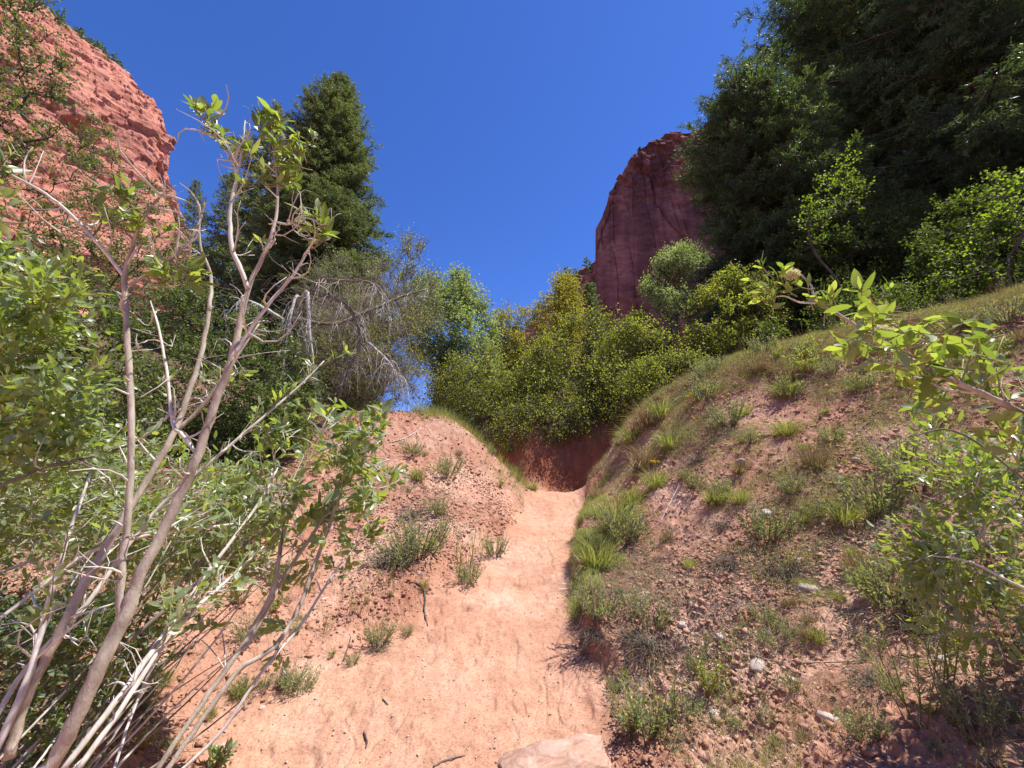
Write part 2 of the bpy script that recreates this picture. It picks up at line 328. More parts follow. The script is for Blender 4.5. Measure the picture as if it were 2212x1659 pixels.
def soil_mat():
    m, n, l = mat('red_soil'); out = n.new('ShaderNodeOutputMaterial'); geo = n.new('ShaderNodeNewGeometry')
    pa = n.new('ShaderNodeAttribute'); pa.attribute_name = 'trod'; hu = n.new('ShaderNodeAttribute'); hu.attribute_name = 'humus_shade'; fr = n.new('ShaderNodeAttribute'); fr.attribute_name = 'fresh_shade'
    def noise(s, d=4, r=.6):
        z = n.new('ShaderNodeTexNoise'); z.inputs['Scale'].default_value = s; z.inputs['Detail'].default_value = d; z.inputs['Roughness'].default_value = r; l.new(geo.outputs['Position'], z.inputs['Vector']); return z
    n1 = noise(1.1, 4); n2 = noise(9, 5); n3 = noise(70, 4, .7)
    bank = ramp(n, [(.25, (.34,.155,.095)), (.5, (.49,.270,.185)), (.75, (.62,.42,.305))]); l.new(n1.outputs['Fac'], bank.inputs['Fac'])
    sand = ramp(n, [(.28, (.44,.220,.140)), (.5, (.54,.305,.205)), (.74, (.62,.385,.275))]); l.new(n1.outputs['Fac'], sand.inputs['Fac'])
    mx = n.new('ShaderNodeMixRGB'); l.new(pa.outputs['Fac'], mx.inputs[0]); l.new(bank.outputs[0], mx.inputs[1]); l.new(sand.outputs[0], mx.inputs[2])
    r2 = ramp(n, [(.3, (.72,.66,.62)), (.6, (1.05,1.05,1.05))]); l.new(n2.outputs['Fac'], r2.inputs['Fac'])
    m2 = n.new('ShaderNodeMixRGB'); m2.blend_type = 'MULTIPLY'; m2.inputs[0].default_value = .75; l.new(mx.outputs[0], m2.inputs[1]); l.new(r2.outputs[0], m2.inputs[2])
    r3 = ramp(n, [(.34, (.6,.55,.5)), (.5, (1,1,1)), (.72, (1.15,1.15,1.15))]); l.new(n3.outputs['Fac'], r3.inputs['Fac'])
    m3 = n.new('ShaderNodeMixRGB'); m3.blend_type = 'MULTIPLY'; m3.inputs[0].default_value = .9; l.new(m2.outputs[0], m3.inputs[1]); l.new(r3.outputs[0], m3.inputs[2])
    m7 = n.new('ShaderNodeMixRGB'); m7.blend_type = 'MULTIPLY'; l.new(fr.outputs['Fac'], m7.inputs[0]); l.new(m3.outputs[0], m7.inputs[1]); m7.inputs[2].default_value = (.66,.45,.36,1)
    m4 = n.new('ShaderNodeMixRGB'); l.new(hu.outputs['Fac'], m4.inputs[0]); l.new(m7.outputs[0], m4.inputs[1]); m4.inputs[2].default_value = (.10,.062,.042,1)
    p = n.new('ShaderNodeBsdfPrincipled'); p.inputs['Roughness'].default_value = .95; p.inputs['Specular IOR Level'].default_value = .12; l.new(m4.outputs[0], p.inputs['Base Color'])
    n4 = noise(45, 6, .75); bp = n.new('ShaderNodeBump'); bp.inputs['Strength'].default_value = .8; bp.inputs['Distance'].default_value = .012; l.new(n4.outputs['Fac'], bp.inputs['Height']); l.new(bp.outputs[0], p.inputs['Normal'])
    l.new(p.outputs[0], out.inputs['Surface']); return m
def rock_mat(name, c0, c1, c2, scale, strata, bump=1.0, dist=.5, streak=None):
    m, n, l = mat(name); out = n.new('ShaderNodeOutputMaterial'); geo = n.new('ShaderNodeNewGeometry')
    mp = n.new('ShaderNodeMapping'); mp.inputs['Scale'].default_value = strata; mp.inputs['Rotation'].default_value = (.12, .28, 0); l.new(geo.outputs['Position'], mp.inputs['Vector'])
    n1 = n.new('ShaderNodeTexNoise'); n1.inputs['Scale'].default_value = scale; n1.inputs['Detail'].default_value = 8; n1.inputs['Roughness'].default_value = .65; n1.inputs['Distortion'].default_value = .6; l.new(mp.outputs[0], n1.inputs['Vector'])
    n2 = n.new('ShaderNodeTexNoise'); n2.inputs['Scale'].default_value = scale*.35; n2.inputs['Detail'].default_value = 5; l.new(geo.outputs['Position'], n2.inputs['Vector'])
    r = ramp(n, [(.3, c0), (.5, c1), (.7, c2)]); l.new(n1.outputs['Fac'], r.inputs['Fac'])
    r2 = ramp(n, [(.35, (.72,.68,.68)), (.6, (1.08,1.06,1.04))]); l.new(n2.outputs['Fac'], r2.inputs['Fac'])
    mm = n.new('ShaderNodeMixRGB'); mm.blend_type = 'MULTIPLY'; mm.inputs[0].default_value = .9; l.new(r.outputs[0], mm.inputs[1]); l.new(r2.outputs[0], mm.inputs[2]); col = mm.outputs[0]
    if streak:
        m5 = n.new('ShaderNodeMapping'); m5.inputs['Scale'].default_value = (1, 1, .07); l.new(geo.outputs['Position'], m5.inputs['Vector'])
        n5 = n.new('ShaderNodeTexNoise'); n5.inputs['Scale'].default_value = streak; n5.inputs['Detail'].default_value = 4; l.new(m5.outputs[0], n5.inputs['Vector'])
        r5 = ramp(n, [(.38, (.5,.45,.47)), (.58, (1.1,1.05,1.0))]); l.new(n5.outputs['Fac'], r5.inputs['Fac'])
        m6 = n.new('ShaderNodeMixRGB'); m6.blend_type = 'MULTIPLY'; m6.inputs[0].default_value = .85; l.new(col, m6.inputs[1]); l.new(r5.outputs[0], m6.inputs[2]); col = m6.outputs[0]
    p = n.new('ShaderNodeBsdfPrincipled'); p.inputs['Roughness'].default_value = .92; p.inputs['Specular IOR Level'].default_value = .15; l.new(col, p.inputs['Base Color'])
    bp = n.new('ShaderNodeBump'); bp.inputs['Strength'].default_value = bump; bp.inputs['Distance'].default_value = dist; l.new(n1.outputs['Fac'], bp.inputs['Height']); l.new(bp.outputs[0], p.inputs['Normal'])
    l.new(p.outputs[0], out.inputs['Surface']); return m

M = {}
M['soil'] = soil_mat()
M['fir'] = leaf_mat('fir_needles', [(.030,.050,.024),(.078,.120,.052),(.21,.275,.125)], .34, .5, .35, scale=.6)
M['fir_lit'] = leaf_mat('lit_fir_needles', [(.065,.088,.046),(.135,.170,.082),(.24,.28,.15)], .34, .5, .35, scale=.5)  # paler copy of the fir needles, sunlight put into the colour
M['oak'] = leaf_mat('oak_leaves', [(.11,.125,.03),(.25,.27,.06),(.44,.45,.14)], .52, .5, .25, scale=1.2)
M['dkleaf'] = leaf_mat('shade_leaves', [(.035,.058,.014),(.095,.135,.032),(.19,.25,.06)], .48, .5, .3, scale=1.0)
M['ygreen'] = leaf_mat('maple_leaves', [(.10,.17,.02),(.22,.32,.04),(.36,.46,.08)], .5, .5, .3, tcol=(1.5,1.6,.5), scale=1.5)
M['yellow'] = leaf_mat('yellow_leaves', [(.20,.22,.05),(.40,.39,.09),(.58,.52,.20)], .45, .6, .15, tcol=(1.4,1.3,.5), scale=.5)
M['cotton'] = leaf_mat('cottonwood_leaves', [(.15,.19,.09),(.28,.34,.17),(.45,.50,.30)], .45, .55, .25, scale=.8)
M['birch'] = leaf_mat('small_round_leaves', [(.055,.09,.018),(.12,.175,.03),(.22,.27,.07)], .40, .45, .35, under=(.20,.26,.14), scale=2)
M['willow'] = leaf_mat('willow_leaves', [(.11,.15,.042),(.225,.29,.085),(.37,.42,.14),(.52,.52,.19)], .42, .36, .6, under=(.26,.32,.18), tcol=(1.5,1.7,.5), scale=5, spots=True)
M['sage'] = leaf_mat('sage_leaves', [(.16,.18,.09),(.29,.32,.16),(.46,.48,.29)], .38, .7, .2, scale=6)
M['grass'] = leaf_mat('grass_blades', [(.13,.15,.05),(.26,.275,.10),(.47,.45,.24)], .42, .6, .25, scale=3)
M['dry'] = leaf_mat('dry_grass', [(.16,.11,.055),(.32,.25,.13),(.50,.42,.26)], .25, .8, .15, tcol=(1.2,1.1,.8), scale=4)
M['bark'] = bark_mat('brown_bark', (.045,.035,.028), (.15,.12,.10))
M['firbark'] = bark_mat('fir_bark', (.05,.038,.030), (.17,.135,.11), 9, .9)
M['grey'] = bark_mat('bleached_wood', (.34,.33,.29), (.72,.70,.63), 30, .4)
M['greytwig'] = bark_mat('grey_twigs', (.10,.082,.058), (.29,.245,.185), 20, .3)
M['willowbark'] = bark_mat('willow_bark', (.23,.185,.135), (.56,.49,.385), 17, .95, .8, .45, spots=75)
M['paletwig'] = bark_mat('pale_twig_bark', (.42,.385,.32), (.74,.70,.62), 30, .3)
M['rust'] = bark_mat('orange_twig_bark', (.28,.12,.035), (.50,.27,.09), 30, .3)
M['greentwig'] = bark_mat('green_brown_twig', (.20,.17,.08), (.38,.34,.18), 30, .3)
M['stone'] = rock_mat('pale_stone', (.34,.28,.235), (.50,.43,.375), (.66,.60,.535), 12, (1,1,2), 1, .01)
M['sandrock'] = rock_mat('sandstone_block', (.34,.19,.13), (.50,.32,.24), (.62,.45,.36), 9, (1,1,4), 1.0, .02)
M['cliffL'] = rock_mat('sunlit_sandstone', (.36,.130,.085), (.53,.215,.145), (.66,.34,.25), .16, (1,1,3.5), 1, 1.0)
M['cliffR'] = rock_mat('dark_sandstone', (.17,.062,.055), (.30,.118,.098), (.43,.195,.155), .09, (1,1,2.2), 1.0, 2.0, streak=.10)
M['fluff'] = leaf_mat('white_down', [(.6,.55,.48),(.7,.66,.6)], .3, .9, .05, scale=20)
M['flower'] = leaf_mat('yellow_petals', [(.6,.45,.02),(.8,.62,.03)], .3, .6, .2, tcol=(1.2,1,.3))
M['purple'] = leaf_mat('purple_petals', [(.25,.08,.3),(.35,.14,.42)], .3, .6, .2, tcol=(1.2,.8,1.2))
#PART2
# ------------------------------------------------------------------ ground and trail: one height field, split along the trodden strip
def build_ground():
    cx, cy = 0.0, -1.0
    th = np.concatenate([np.radians(np.linspace(-68, 68, 1250)), np.radians(np.linspace(72, 288, 60))])
    r = np.concatenate([np.linspace(0.05, 2.0, 8)[:-1], 2.0*np.power(1.0042, np.arange(0, 480)), 2.0*1.0042**480*np.power(1.03, np.arange(1, 140))])
    r = r[r < 420]
    R, TH = np.meshgrid(r, th, indexing='ij'); X = cx+R*np.sin(TH); Y = cy+R*np.cos(TH); Z = H(X, Y)
    pm = pathmask(X, Y)
    l_ = np.interp(Y, PY, PL); wob = .35*fbm(X*1.7, Y*1.7, seed=66, o=4)
    trod = np.clip(sst(-.14, .14, X-l_+.5*wob)*sst(-.12, .2, np.interp(Y, PY, PR)-X+wob*.5)*sst(10.9, 10.3, Y)*.9+.1*pm+.5*wob, 0, 1)
    fresh_shade = sst(10.5, 10.9, Y)*sst(13, 12, Y)*sst(-1.5, 0, X)*sst(5, 4, X)  # redder cut earth, darkened as well to paint in the bank's shade
    fresh_shade = np.maximum(fresh_shade, .5*sst(.05, .12, X-np.interp(Y, PY, PR))*sst(.5, .2, X-np.interp(Y, PY, PR))*sst(3, 3.6, Y))
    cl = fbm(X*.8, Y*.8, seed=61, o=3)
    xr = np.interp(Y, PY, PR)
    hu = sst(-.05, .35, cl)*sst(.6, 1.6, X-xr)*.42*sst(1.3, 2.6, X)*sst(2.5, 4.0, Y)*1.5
    shade = np.clip(sst(10.8, 12.5, Y)*(1-sst(2.9, 2.2, Z))+sst(-3.2, -4.2, X)*.8*sst(3, 5, Y)+sst(4.6, 6.0, X-.0*Y), 0, .85)  # shade below the trees, painted in with the humus colour
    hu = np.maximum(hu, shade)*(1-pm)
    V = np.stack([X, Y, Z], -1).reshape(-1, 3); nr, nt = X.shape
    i = np.arange(nr-1)[:,None]*nt; j = np.arange(nt)[None]; k = (j+1) % nt
    Fq = np.stack([i+j, i+nt+j, i+nt+k, i+k], -1).reshape(-1, 4)[:, ::-1]
    pf = pm.reshape(-1)[Fq].mean(1) > .5
    for nm, sel in (('ground', ~pf), ('trail', pf)):
        f = Fq[sel]; used, inv = np.unique(f, return_inverse=True)
        me = mesh(nm, V[used], [inv.reshape(-1, 4)], M['soil'], None, True, [('trod', trod.reshape(-1)[used]), ('humus_shade', hu.reshape(-1)[used]), ('fresh_shade', fresh_shade.reshape(-1)[used])])
        me.polygons.foreach_set('use_smooth', np.full(len(f), nm == 'trail')); tag(obj(nm, me), 'bare red earth of the canyon floor and its crumbling banks' if nm == 'ground' else 'smooth pink sand trail climbing between the banks', None, None, 'structure')
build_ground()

# ------------------------------------------------------------------ cliffs
def cliff(name, label, sil, Y0, setback, run, back, length, nt, nh, mat_, rough, zbot=-20):
    """rock wall: world-horizontal courses that start at the outer edge, run along `run`, and turn back along `back`"""
    sil = np.array(sil, float); P0 = at(sil[:,0], sil[:,1], Y0+np.array([setback(v) for v in sil[:,1]]))
    o = np.argsort(P0[:,2]); P0 = P0[o]; P0 = np.concatenate([[P0[0]+(P0[0]-P0[1])*.2], P0]); P0[0,2] = zbot
    zz = np.linspace(zbot, P0[-1,2], nh); xs = np.interp(zz, P0[:,2], P0[:,0]); ys = np.interp(zz, P0[:,2], P0[:,1])
    run = norm(np.array([run[0], run[1], 0.0])); back = norm(np.array([back[0], back[1], 0.0])); L2 = length*.5
    t = np.concatenate([-L2*np.linspace(1, 0, nt//3)[:-1]**1.6, length*np.linspace(0, 1, nt)**1.25]); n = len(t)
    T, Z = np.meshgrid(t, zz); rad = length*.02
    tr = np.where(T > 0, T, 0)-rad*np.exp(-np.abs(T)/rad)*0; tb = np.where(T < 0, -T, 0)
    X = xs[:,None]+run[0]*tr+back[0]*tb; Y = ys[:,None]+run[1]*tr+back[1]*tb
    V = np.stack([X, Y, Z], -1); N = np.cross(np.gradient(V, axis=0), np.gradient(V, axis=1)); N = norm(N)
    cen = V[nh//2, n//2]; 
    if (N[nh//2, n//2]*(-cen)).sum() < 0: N = -N
    N[..., 2] *= .3
    V = V+N*rough(X, Y, Z)[..., None]
    i = np.arange(nh-1)[:,None]*n; j = np.arange(n-1)[None]
    Fq = np.stack([i+j, i+j+1, i+n+j+1, i+n+j], -1).reshape(-1, 4)
    # plateau running back from the rim
    top = V[-1]; bk = top+np.array([(back[0]*.6-N[-1,-1,0]*.4)*length, abs(back[1])*length*.8, 6.0]); Vf = np.concatenate([V.reshape(-1, 3), bk])
    a = (nh-1)*n+np.arange(n-1); c_ = nh*n+np.arange(n-1); Fc = np.stack([a, a+1, c_+1, c_], -1)
    ob = obj(name, mesh(name, Vf, [Fq, Fc], mat_, None, False)); tag(ob, label, None, None, 'structure')
    return V
def ridged(a, p=1.0): return (1-np.abs(a)*2)
def saw(t, k=.82):
    f = t-np.floor(t); return np.where(f < k, f/k, (1-f)/(1-k))
def blocks(X, Y, Z, sx, sz, seed):
    w = 1.2*fbm(X/sx*.6, Y/sx*.6, Z/sz*.6, 2, seed); return _h(np.floor((X+Y)/sx+w), np.floor(Z/sz+w*.7+.15*X/sx), np.zeros_like(X), seed)
def crack(a, w): return np.exp(-(a/w)**2)
def roughL(X, Y, Z):
    w = fbm(X*.02, Y*.02, Z*.02, 3, 71); w2 = fbm(X*.06, Y*.06, Z*.06, 3, 78)
    t = Z*.86+(X*.5-Y*.55)*.42+22*w
    up = sst(95, 185, Z); m1 = .4+.9*np.clip(vn(X*.03, Z*.035, Y*.03, seed=79)+.4, 0, 1)
    led = m1*(1.5*saw(t/9+w2)+.9*saw(t/3.3+.5*w2)+.45*saw(t/1.35))
    cav = -7*sst(.30, .55, fbm(X*.028+4, Y*.028, Z*.04, 3, 70))
    return (-7*np.abs(fbm(X*.022, Y*.022, Z*.03, 4, 75))+led*(1+.6*up)+cav+up*(1.7*blocks(X, Y, Z, 9, 6, 76)+.8*blocks(X, Y, Z, 4, 3, 77))
            -2.2*crack(vn(X*.05+Y*.05+.3*w2, Z*.012, seed=74), .07)+.3*fbm(X*.3, Y*.3, Z*.5, 3, 73))
def roughR(X, Y, Z):
    up = sst(185, 250, Z+10*vn(X*.03, Y*.03, seed=88)); w = fbm(X*.012, Y*.012, Z*.012, 3, 89)
    c1 = crack(vn(X*.045+1.2*w+Z*.006, Z*.010, seed=81), .045); c2 = crack(vn(X*.02+Z*.035+w*2, Z*.006-X*.01, seed=86), .03)
    t = Z*.8-X*.35+30*w
    c3 = crack(vn(X*.11+.8*w+Z*.004, Z*.02, seed=90), .05)
    return (-3.0*c1-.6*c2-1.5*c3-2.5*np.abs(fbm(X*.018, Y*.018, Z*.010, 3, 82))+.35*saw(t/16+w)+.15*saw(t/5)+.9*blocks(X, Y, Z, 55, 38, 87)+.45*fbm(X*.12, Y*.12, Z*.12, 4, 84)
            +up*(2.6*blocks(X, Y, Z, 10, 7, 83)+1.6*blocks(X, Y, Z, 5, 3, 85)))
silL = [(460,640),(402,480),(380,420),(366,370),(371,300),(345,235),(290,175),(200,92),(155,70),(75,-2),(-60,-120),(-300,-330)]
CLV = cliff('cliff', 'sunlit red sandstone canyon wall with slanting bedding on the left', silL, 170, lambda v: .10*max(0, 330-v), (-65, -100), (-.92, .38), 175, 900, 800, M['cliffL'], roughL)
silR = [(1420,900),(1345,700),(1300,650),(1285,620),(1287,492),(1300,468),(1318,415),(1345,372),(1383,322),(1400,312),(1440,292),(1500,285),(1640,215),(1760,120),(1950,20)]
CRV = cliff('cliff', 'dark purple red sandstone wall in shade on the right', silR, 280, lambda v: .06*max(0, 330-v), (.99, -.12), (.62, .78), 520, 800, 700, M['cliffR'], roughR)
silB = [(1030,880),(1050,830),(1080,780),(1130,720),(1185,665),(1235,607),(1250,590),(1290,565),(1400,480)]
CBV = cliff('far_ridge', 'distant rocky ridge with small pines left of the dark wall', silB, 480, lambda v: 0, (.99, -.05), (.6, .8), 500, 400, 300, M['cliffL'], lambda X, Y, Z: 7*ridged(fbm(X*.03, Y*.03, Z*.05, 5, 91))+3*blocks(X, Y, Z, 12, 9, 92))

# scrub and pines growing on ledges and rims of the far walls: too many and small to count
def rim_scrub(name, label, Vg, rows, n, size, m_, mix, seed):
    rs(seed); g = Geo(); nh, nth = Vg.shape[:2]
    i = (nh*(rows[0]+(rows[1]-rows[0])*RNG.random(n))).astype(int).clip(0, nh-1); j = RNG.integers(0, nth, n)
    P = Vg[i, j]; keep = fbm(P[:,0]*.04, P[:,1]*.04, P[:,2]*.05, 3, seed) > mix; P = P[keep]; n = len(P)
    s = size*RNG.uniform(.5, 1.5, n); k = 60
    C = np.repeat(P, k, 0); ss = np.repeat(s, k)
    q = RNG.normal(size=(n*k, 3)); hgt = RNG.random(n*k)
    pos = C+np.stack([q[:,0]*ss*.30*(1.15-hgt), q[:,1]*ss*.30*(1.15-hgt), hgt*ss*1.5-.15*ss], -1)
    blades(g, pos, norm(q), ss*.35, ss*.22, None, 'kite')
    tag(g.build(name, m_), label, None, None, 'stuff')
rim_scrub('cliff_scrub', 'dark scrub clinging to the ledges and rim of the sunlit wall', CLV, (.45, 1.0), 1500, 3.0, M['fir'], -.02, 101)
rim_scrub('cliff_scrub', 'small pines and scrub along the top of the shaded wall', CRV, (.70, 1.0), 1800, 4.5, M['fir'], -.12, 102)
rim_scrub('cliff_scrub', 'small pines on the distant rocky ridge', CBV, (.3, 1.0), 900, 8.5, M['fir'], -.12, 103)

# ------------------------------------------------------------------ trees
def inpoly(P, x, y):
    P = np.asarray(P, float); ins = np.zeros(len(x), bool); n = len(P); j = n-1
    for i in range(n):
        xi, yi = P[i]; xj, yj = P[j]
        c_ = ((yi > y) != (yj > y)) & (x < (xj-xi)*(y-yi)/(yj-yi+1e-12)+xi); ins ^= c_; j = i
    return ins
def polydist(P, x, y):
    P = np.asarray(P, float); d = np.full(len(x), 1e9)
    for i in range(len(P)):
        a = P[i]; b = P[(i+1) % len(P)]; ab = b-a; t = np.clip(((x-a[0])*ab[0]+(y-a[1])*ab[1])/(ab@ab+1e-9), 0, 1)
        d = np.minimum(d, np.hypot(x-a[0]-t*ab[0], y-a[1]-t*ab[1]))
    return d
def outline_points(poly, D, thick, n, gaps=0.0, gscale=.6, seed=0):
    P = np.asarray(poly, float); lo = P.min(0); hi = P.max(0); U, V_ = [], []
    out = []
    while sum(len(o_) for o_ in out) < n:
        u = RNG.uniform(lo[0], hi[0], n*3); v = RNG.uniform(lo[1], hi[1], n*3); k = inpoly(P, u, v); u, v = u[k], v[k]
        e = np.clip(polydist(P, u, v)/(.35*(hi-lo).min()), 0, 1)
        Y = D+thick*np.sqrt(e+.02)*RNG.uniform(-1, 1, len(u)); p = at(u, v, Y)
        if gaps > -1:
            k = fbm(p[:,0]*gscale, p[:,1]*gscale, p[:,2]*gscale, 2, seed+7) > gaps; p = p[k]
        out.append(p)
    return np.concatenate(out)[:n]
def skeleton(base, C, stems=1, up=.35, trunk_frac=.35):
    """connect clump centres back to the root, nearest already connected point first; returns edges and flow radii"""
    top = C.mean(0); pts = [np.array(base, float)]; par = [-1]
    for s in range(stems):
        tgt = C[RNG.integers(0, len(C))]*.5+top*.5; prev = 0
        for t in (.25, .5, .75, 1.0):
            q = pts[0]*(1-t*trunk_frac*1.6)+tgt*t*trunk_frac*1.6+RNG.normal(size=3)*.06*np.linalg.norm(tgt-pts[0])*.5
            pts.append(q); par.append(prev); prev = len(pts)-1
    order = np.argsort(np.linalg.norm(C-pts[0], axis=1)); P = np.zeros((len(pts)+len(C), 3)); P[:len(pts)] = pts; m = len(pts)
    d0 = np.linalg.norm(P[:, :]-pts[0], axis=1)
    for i in order:
        c_ = C[i]; dd = np.linalg.norm(P[:m]-c_, axis=1); dc = np.linalg.norm(c_-pts[0])
        dp = np.linalg.norm(P[:m]-pts[0], axis=1)
        cost = dd+up*np.maximum(0, dp+dd-dc)*1.2; cost[0] += 1e3 if m > 3 else 0
        par.append(int(np.argmin(cost))); P[m] = c_; m += 1
    cnt = np.ones(m)
    for i in range(m-1, 0, -1): cnt[par[i]] += cnt[i]
    return P, np.array(par), cnt
def leafy(name, label, cat, outline, D, thick, base, leafm, barkm, n=220, per=60, cr=.35, ls=.06, lw=.55, gaps=-.1, group=None, seed=1, stems=3, rt=.06, twigs=5, kind='kite', bare=0.0, gscale=.6, up=.35, extra=None, twigr=.006, hang=0):
    rs(seed)
    C = outline_points(outline, D, thick, n, gaps, gscale, seed)
    b = np.array(base, float)
    if len(b) == 2: b = np.array([b[0], b[1], float(H(np.array([b[0]]), np.array([b[1]]), False)[0])-.1])
    P, par, cnt = skeleton(b, C, stems, up)
    root = thing(name, label, cat, b, group)
    e = np.arange(1, len(P)); g = Geo()
    ra = rt*np.sqrt(cnt[par[e]]/cnt[0]); rb = rt*np.sqrt(cnt[e]/cnt[0]); mn = twigr*1.3
    trunk = cnt[e] > cnt[0]*.12
    g2 = Geo()
    sticks(g2, P[par[e]][trunk], P[e][trunk], np.minimum(np.maximum(ra, mn), rb*1.6+mn)[trunk], np.maximum(rb, mn)[trunk], 7, .10, 5)
    sticks(g, P[par[e]][~trunk], P[e][~trunk], np.minimum(np.maximum(ra, mn), rb*1.6+mn)[~trunk], np.maximum(rb, mn)[~trunk], 4, .16, 4)
    # twigs with leaves
    k = twigs; nC = len(C); idx = np.repeat(np.arange(nC), k); out = norm(C-P[par[len(P)-nC:]][np.argsort(np.argsort(np.linalg.norm(C-b, axis=1)))] if False else C-C.mean(0))
    d = norm(out[idx]*.7+RNG.normal(size=(nC*k, 3))+np.array([0, 0, .35-hang])); tl = cr*RNG.uniform(.6, 1.5, nC*k)[:,None]
    A = C[idx]; B = A+d*tl; sticks(g, A, B, np.full(len(A), twigr), np.full(len(A), twigr*.4), 3, .15, 2)
    g2.build('trunk', M[barkm], root, b, True); g.build('branches', M[barkm], root, b, True)
    gl = Geo(); alive = RNG.random(nC) >= bare
    m_ = max(1, per//k); j = np.repeat(np.arange(nC*k)[alive[idx]], m_); t = RNG.uniform(.15, 1.05, len(j))[:,None]
    pos = A[j]+d[j]*tl[j]*t+RNG.normal(size=(len(j), 3))*cr*.12
    tc = np.repeat(RNG.random(nC), k)[j]
    ld = norm(d[j]*(1.1 if kind == 'leaf' else .6)+RNG.normal(size=(len(j), 3))*(.7 if kind == 'leaf' else 1)+np.array([0, 0, -.25 if kind != 'leaf' else .1]))
    blades(gl, pos, ld, ls*RNG.uniform(.6, 1.3, len(j)), ls*lw*RNG.uniform(.7, 1.2, len(j)), np.clip(tc*.6+.4*RNG.random(len(j)), 0, 1), kind, up=np.array([.5, -.2, .9]))
    gl.build('leaves', M[leafm], root, b)
    return root
def conifer(name, label, axis_px, top_px, D, prof, nb, leafm, group=None, seed=1, rtr=.2, nl=(.14,.035), dens=1.0, droop=.25, base_h=0.0, lean=(0,0), asym=None, sub=1.0, z0=None, sag=0.0, jit=(.62, 1.12)):
    """axis_px: (u,v) somewhere low on the trunk; top_px: apex or height in metres"""
    rs(seed); a = at(axis_px[0], axis_px[1], D); x, y = a[0], D
    gz = float(H(np.array([x]), np.array([y]), False)[0])-.2
    if isinstance(top_px, tuple): top = at(top_px[0], top_px[1], D)
    else: top = np.array([x+lean[0], y+lean[1], gz+top_px])
    b = np.array([x, y, gz]); Ht = top[2]-gz
    root = thing(name, label, 'tree', b, group)
    g = Geo(); s = np.linspace(0, 1, 14); Pt = b[None]+(top-b)[None]*s[:,None]+np.stack([np.sin(s*5)*.06, np.cos(s*4)*.05, 0*s], -1)
    tube(g, Pt, rtr*(1-s*.96)+.015, 10, knob=.12); g.build('trunk', M['firbark'], root, b, True)
    hf = base_h+(1-base_h)*np.power((np.arange(nb)+RNG.random(nb))/nb, 1.0)*.995
    az = np.arange(nb)*2.39996+RNG.normal(size=nb)*.4
    Lb = np.interp(hf, [p[0] for p in prof], [p[1] for p in prof])*RNG.uniform(jit[0], jit[1], nb)
    if asym is not None: Lb = Lb*asym(az, hf)
    Lb = Lb*(1+.22*vn(np.cos(az)*1.6+5, np.sin(az)*1.6+hf*7, seed=seed))
    O = b[None]+(top-b)[None]*hf[:,None]
    dh = np.stack([np.cos(az), np.sin(az), 0*az], -1); el = .75*hf**2.0-.18+RNG.normal(size=nb)*.10
    gw = Geo(); gn = Geo(); ns = 9; t = np.linspace(0, 1, ns)
    side = np.stack([-np.sin(az), np.cos(az), 0*az], -1); crv = RNG.normal(size=nb)*.12
    # branch axis points
    zc = el[:,None]*t-(droop*(1-hf)[:,None])*t**2*1.0+.18*t**3
    AX = O[:,None]+dh[:,None]*(Lb[:,None]*t)[...,None]+side[:,None]*(crv[:,None]*Lb[:,None]*t**2)[...,None]+np.array([0, 0, 1.0])*(zc*Lb[:,None])[...,None]
    for i in range(ns-1):
        w0 = .012+.016*Lb*(1-t[i]); w1 = .012+.016*Lb*(1-t[i+1]); w1[:] = w1*(t[i+1] < 1)+.004
        sticks(gw, AX[:,i], AX[:,i+1], w0, w1, 4, 0, 1)
    # sprays
    m = np.maximum(4, (Lb/(.17/sub)).astype(int)); bi = np.repeat(np.arange(nb), m)
    q = np.concatenate([(np.arange(k)+.5)/k for k in m]); q = np.clip(.16+.84*q+RNG.normal(size=len(q))*.02, .08, 1.0)
    f = q*(ns-1); i0 = np.clip(f.astype(int), 0, ns-2); fr = (f-i0)[:,None]; base = AX[bi,i0]*(1-fr)+AX[bi,i0+1]*fr; tn = norm(AX[bi,i0+1]-AX[bi,i0])
    sg = np.where(RNG.random(len(bi)) < .5, -1, 1)[:,None]
    sd_ = norm(tn*.75+side[bi]*sg*RNG.uniform(.5, 1.2, (len(bi), 1))+np.array([0, 0, 1])*RNG.uniform(-.40-sag, .28, (len(bi), 1)))
    sl = (np.minimum(1.0, .10+.42*Lb[bi]*(1.08-q)**.8)*RNG.uniform(.6, 1.2, len(bi))+.10)[:,None]*1.0
    sticks(gw, base, base+sd_*sl, np.full(len(bi), .008), np.full(len(bi), .003), 3, .06, 2)
    gw.build('branches', M['firbark'], root, b)
    pn = np.maximum(5, (sl[:,0]*dens/nl[0]*7.5).astype(int)); j = np.repeat(np.arange(len(bi)), pn); r_ = RNG.random(len(j))[:,None]
    droopv = np.array([0, 0, -1.0])*(.16*r_**2)*sl[j]
    pos = base[j]+sd_[j]*sl[j]*r_+droopv+RNG.normal(size=(len(j), 3))*.035*(nl[0]/.14)
    nd = norm(sd_[j]*.9+RNG.normal(size=(len(j), 3))*.75+np.array([0, 0, -.12-sag*.3]))
    cl = np.repeat(np.clip(.5*RNG.random(len(bi))+.6*RNG.random(nb)[bi]-.15, 0, .75), pn)
    blades(gn, pos, nd, nl[0]*RNG.uniform(.6, 1.3, len(j)), nl[1]*RNG.uniform(.7, 1.3, len(j)), np.clip(cl+.35*RNG.random(len(j)), 0, 1), 'kite', up=np.array([0, 0, 1.2]))
    gn.build('needles', M[leafm], root, b)
    return root

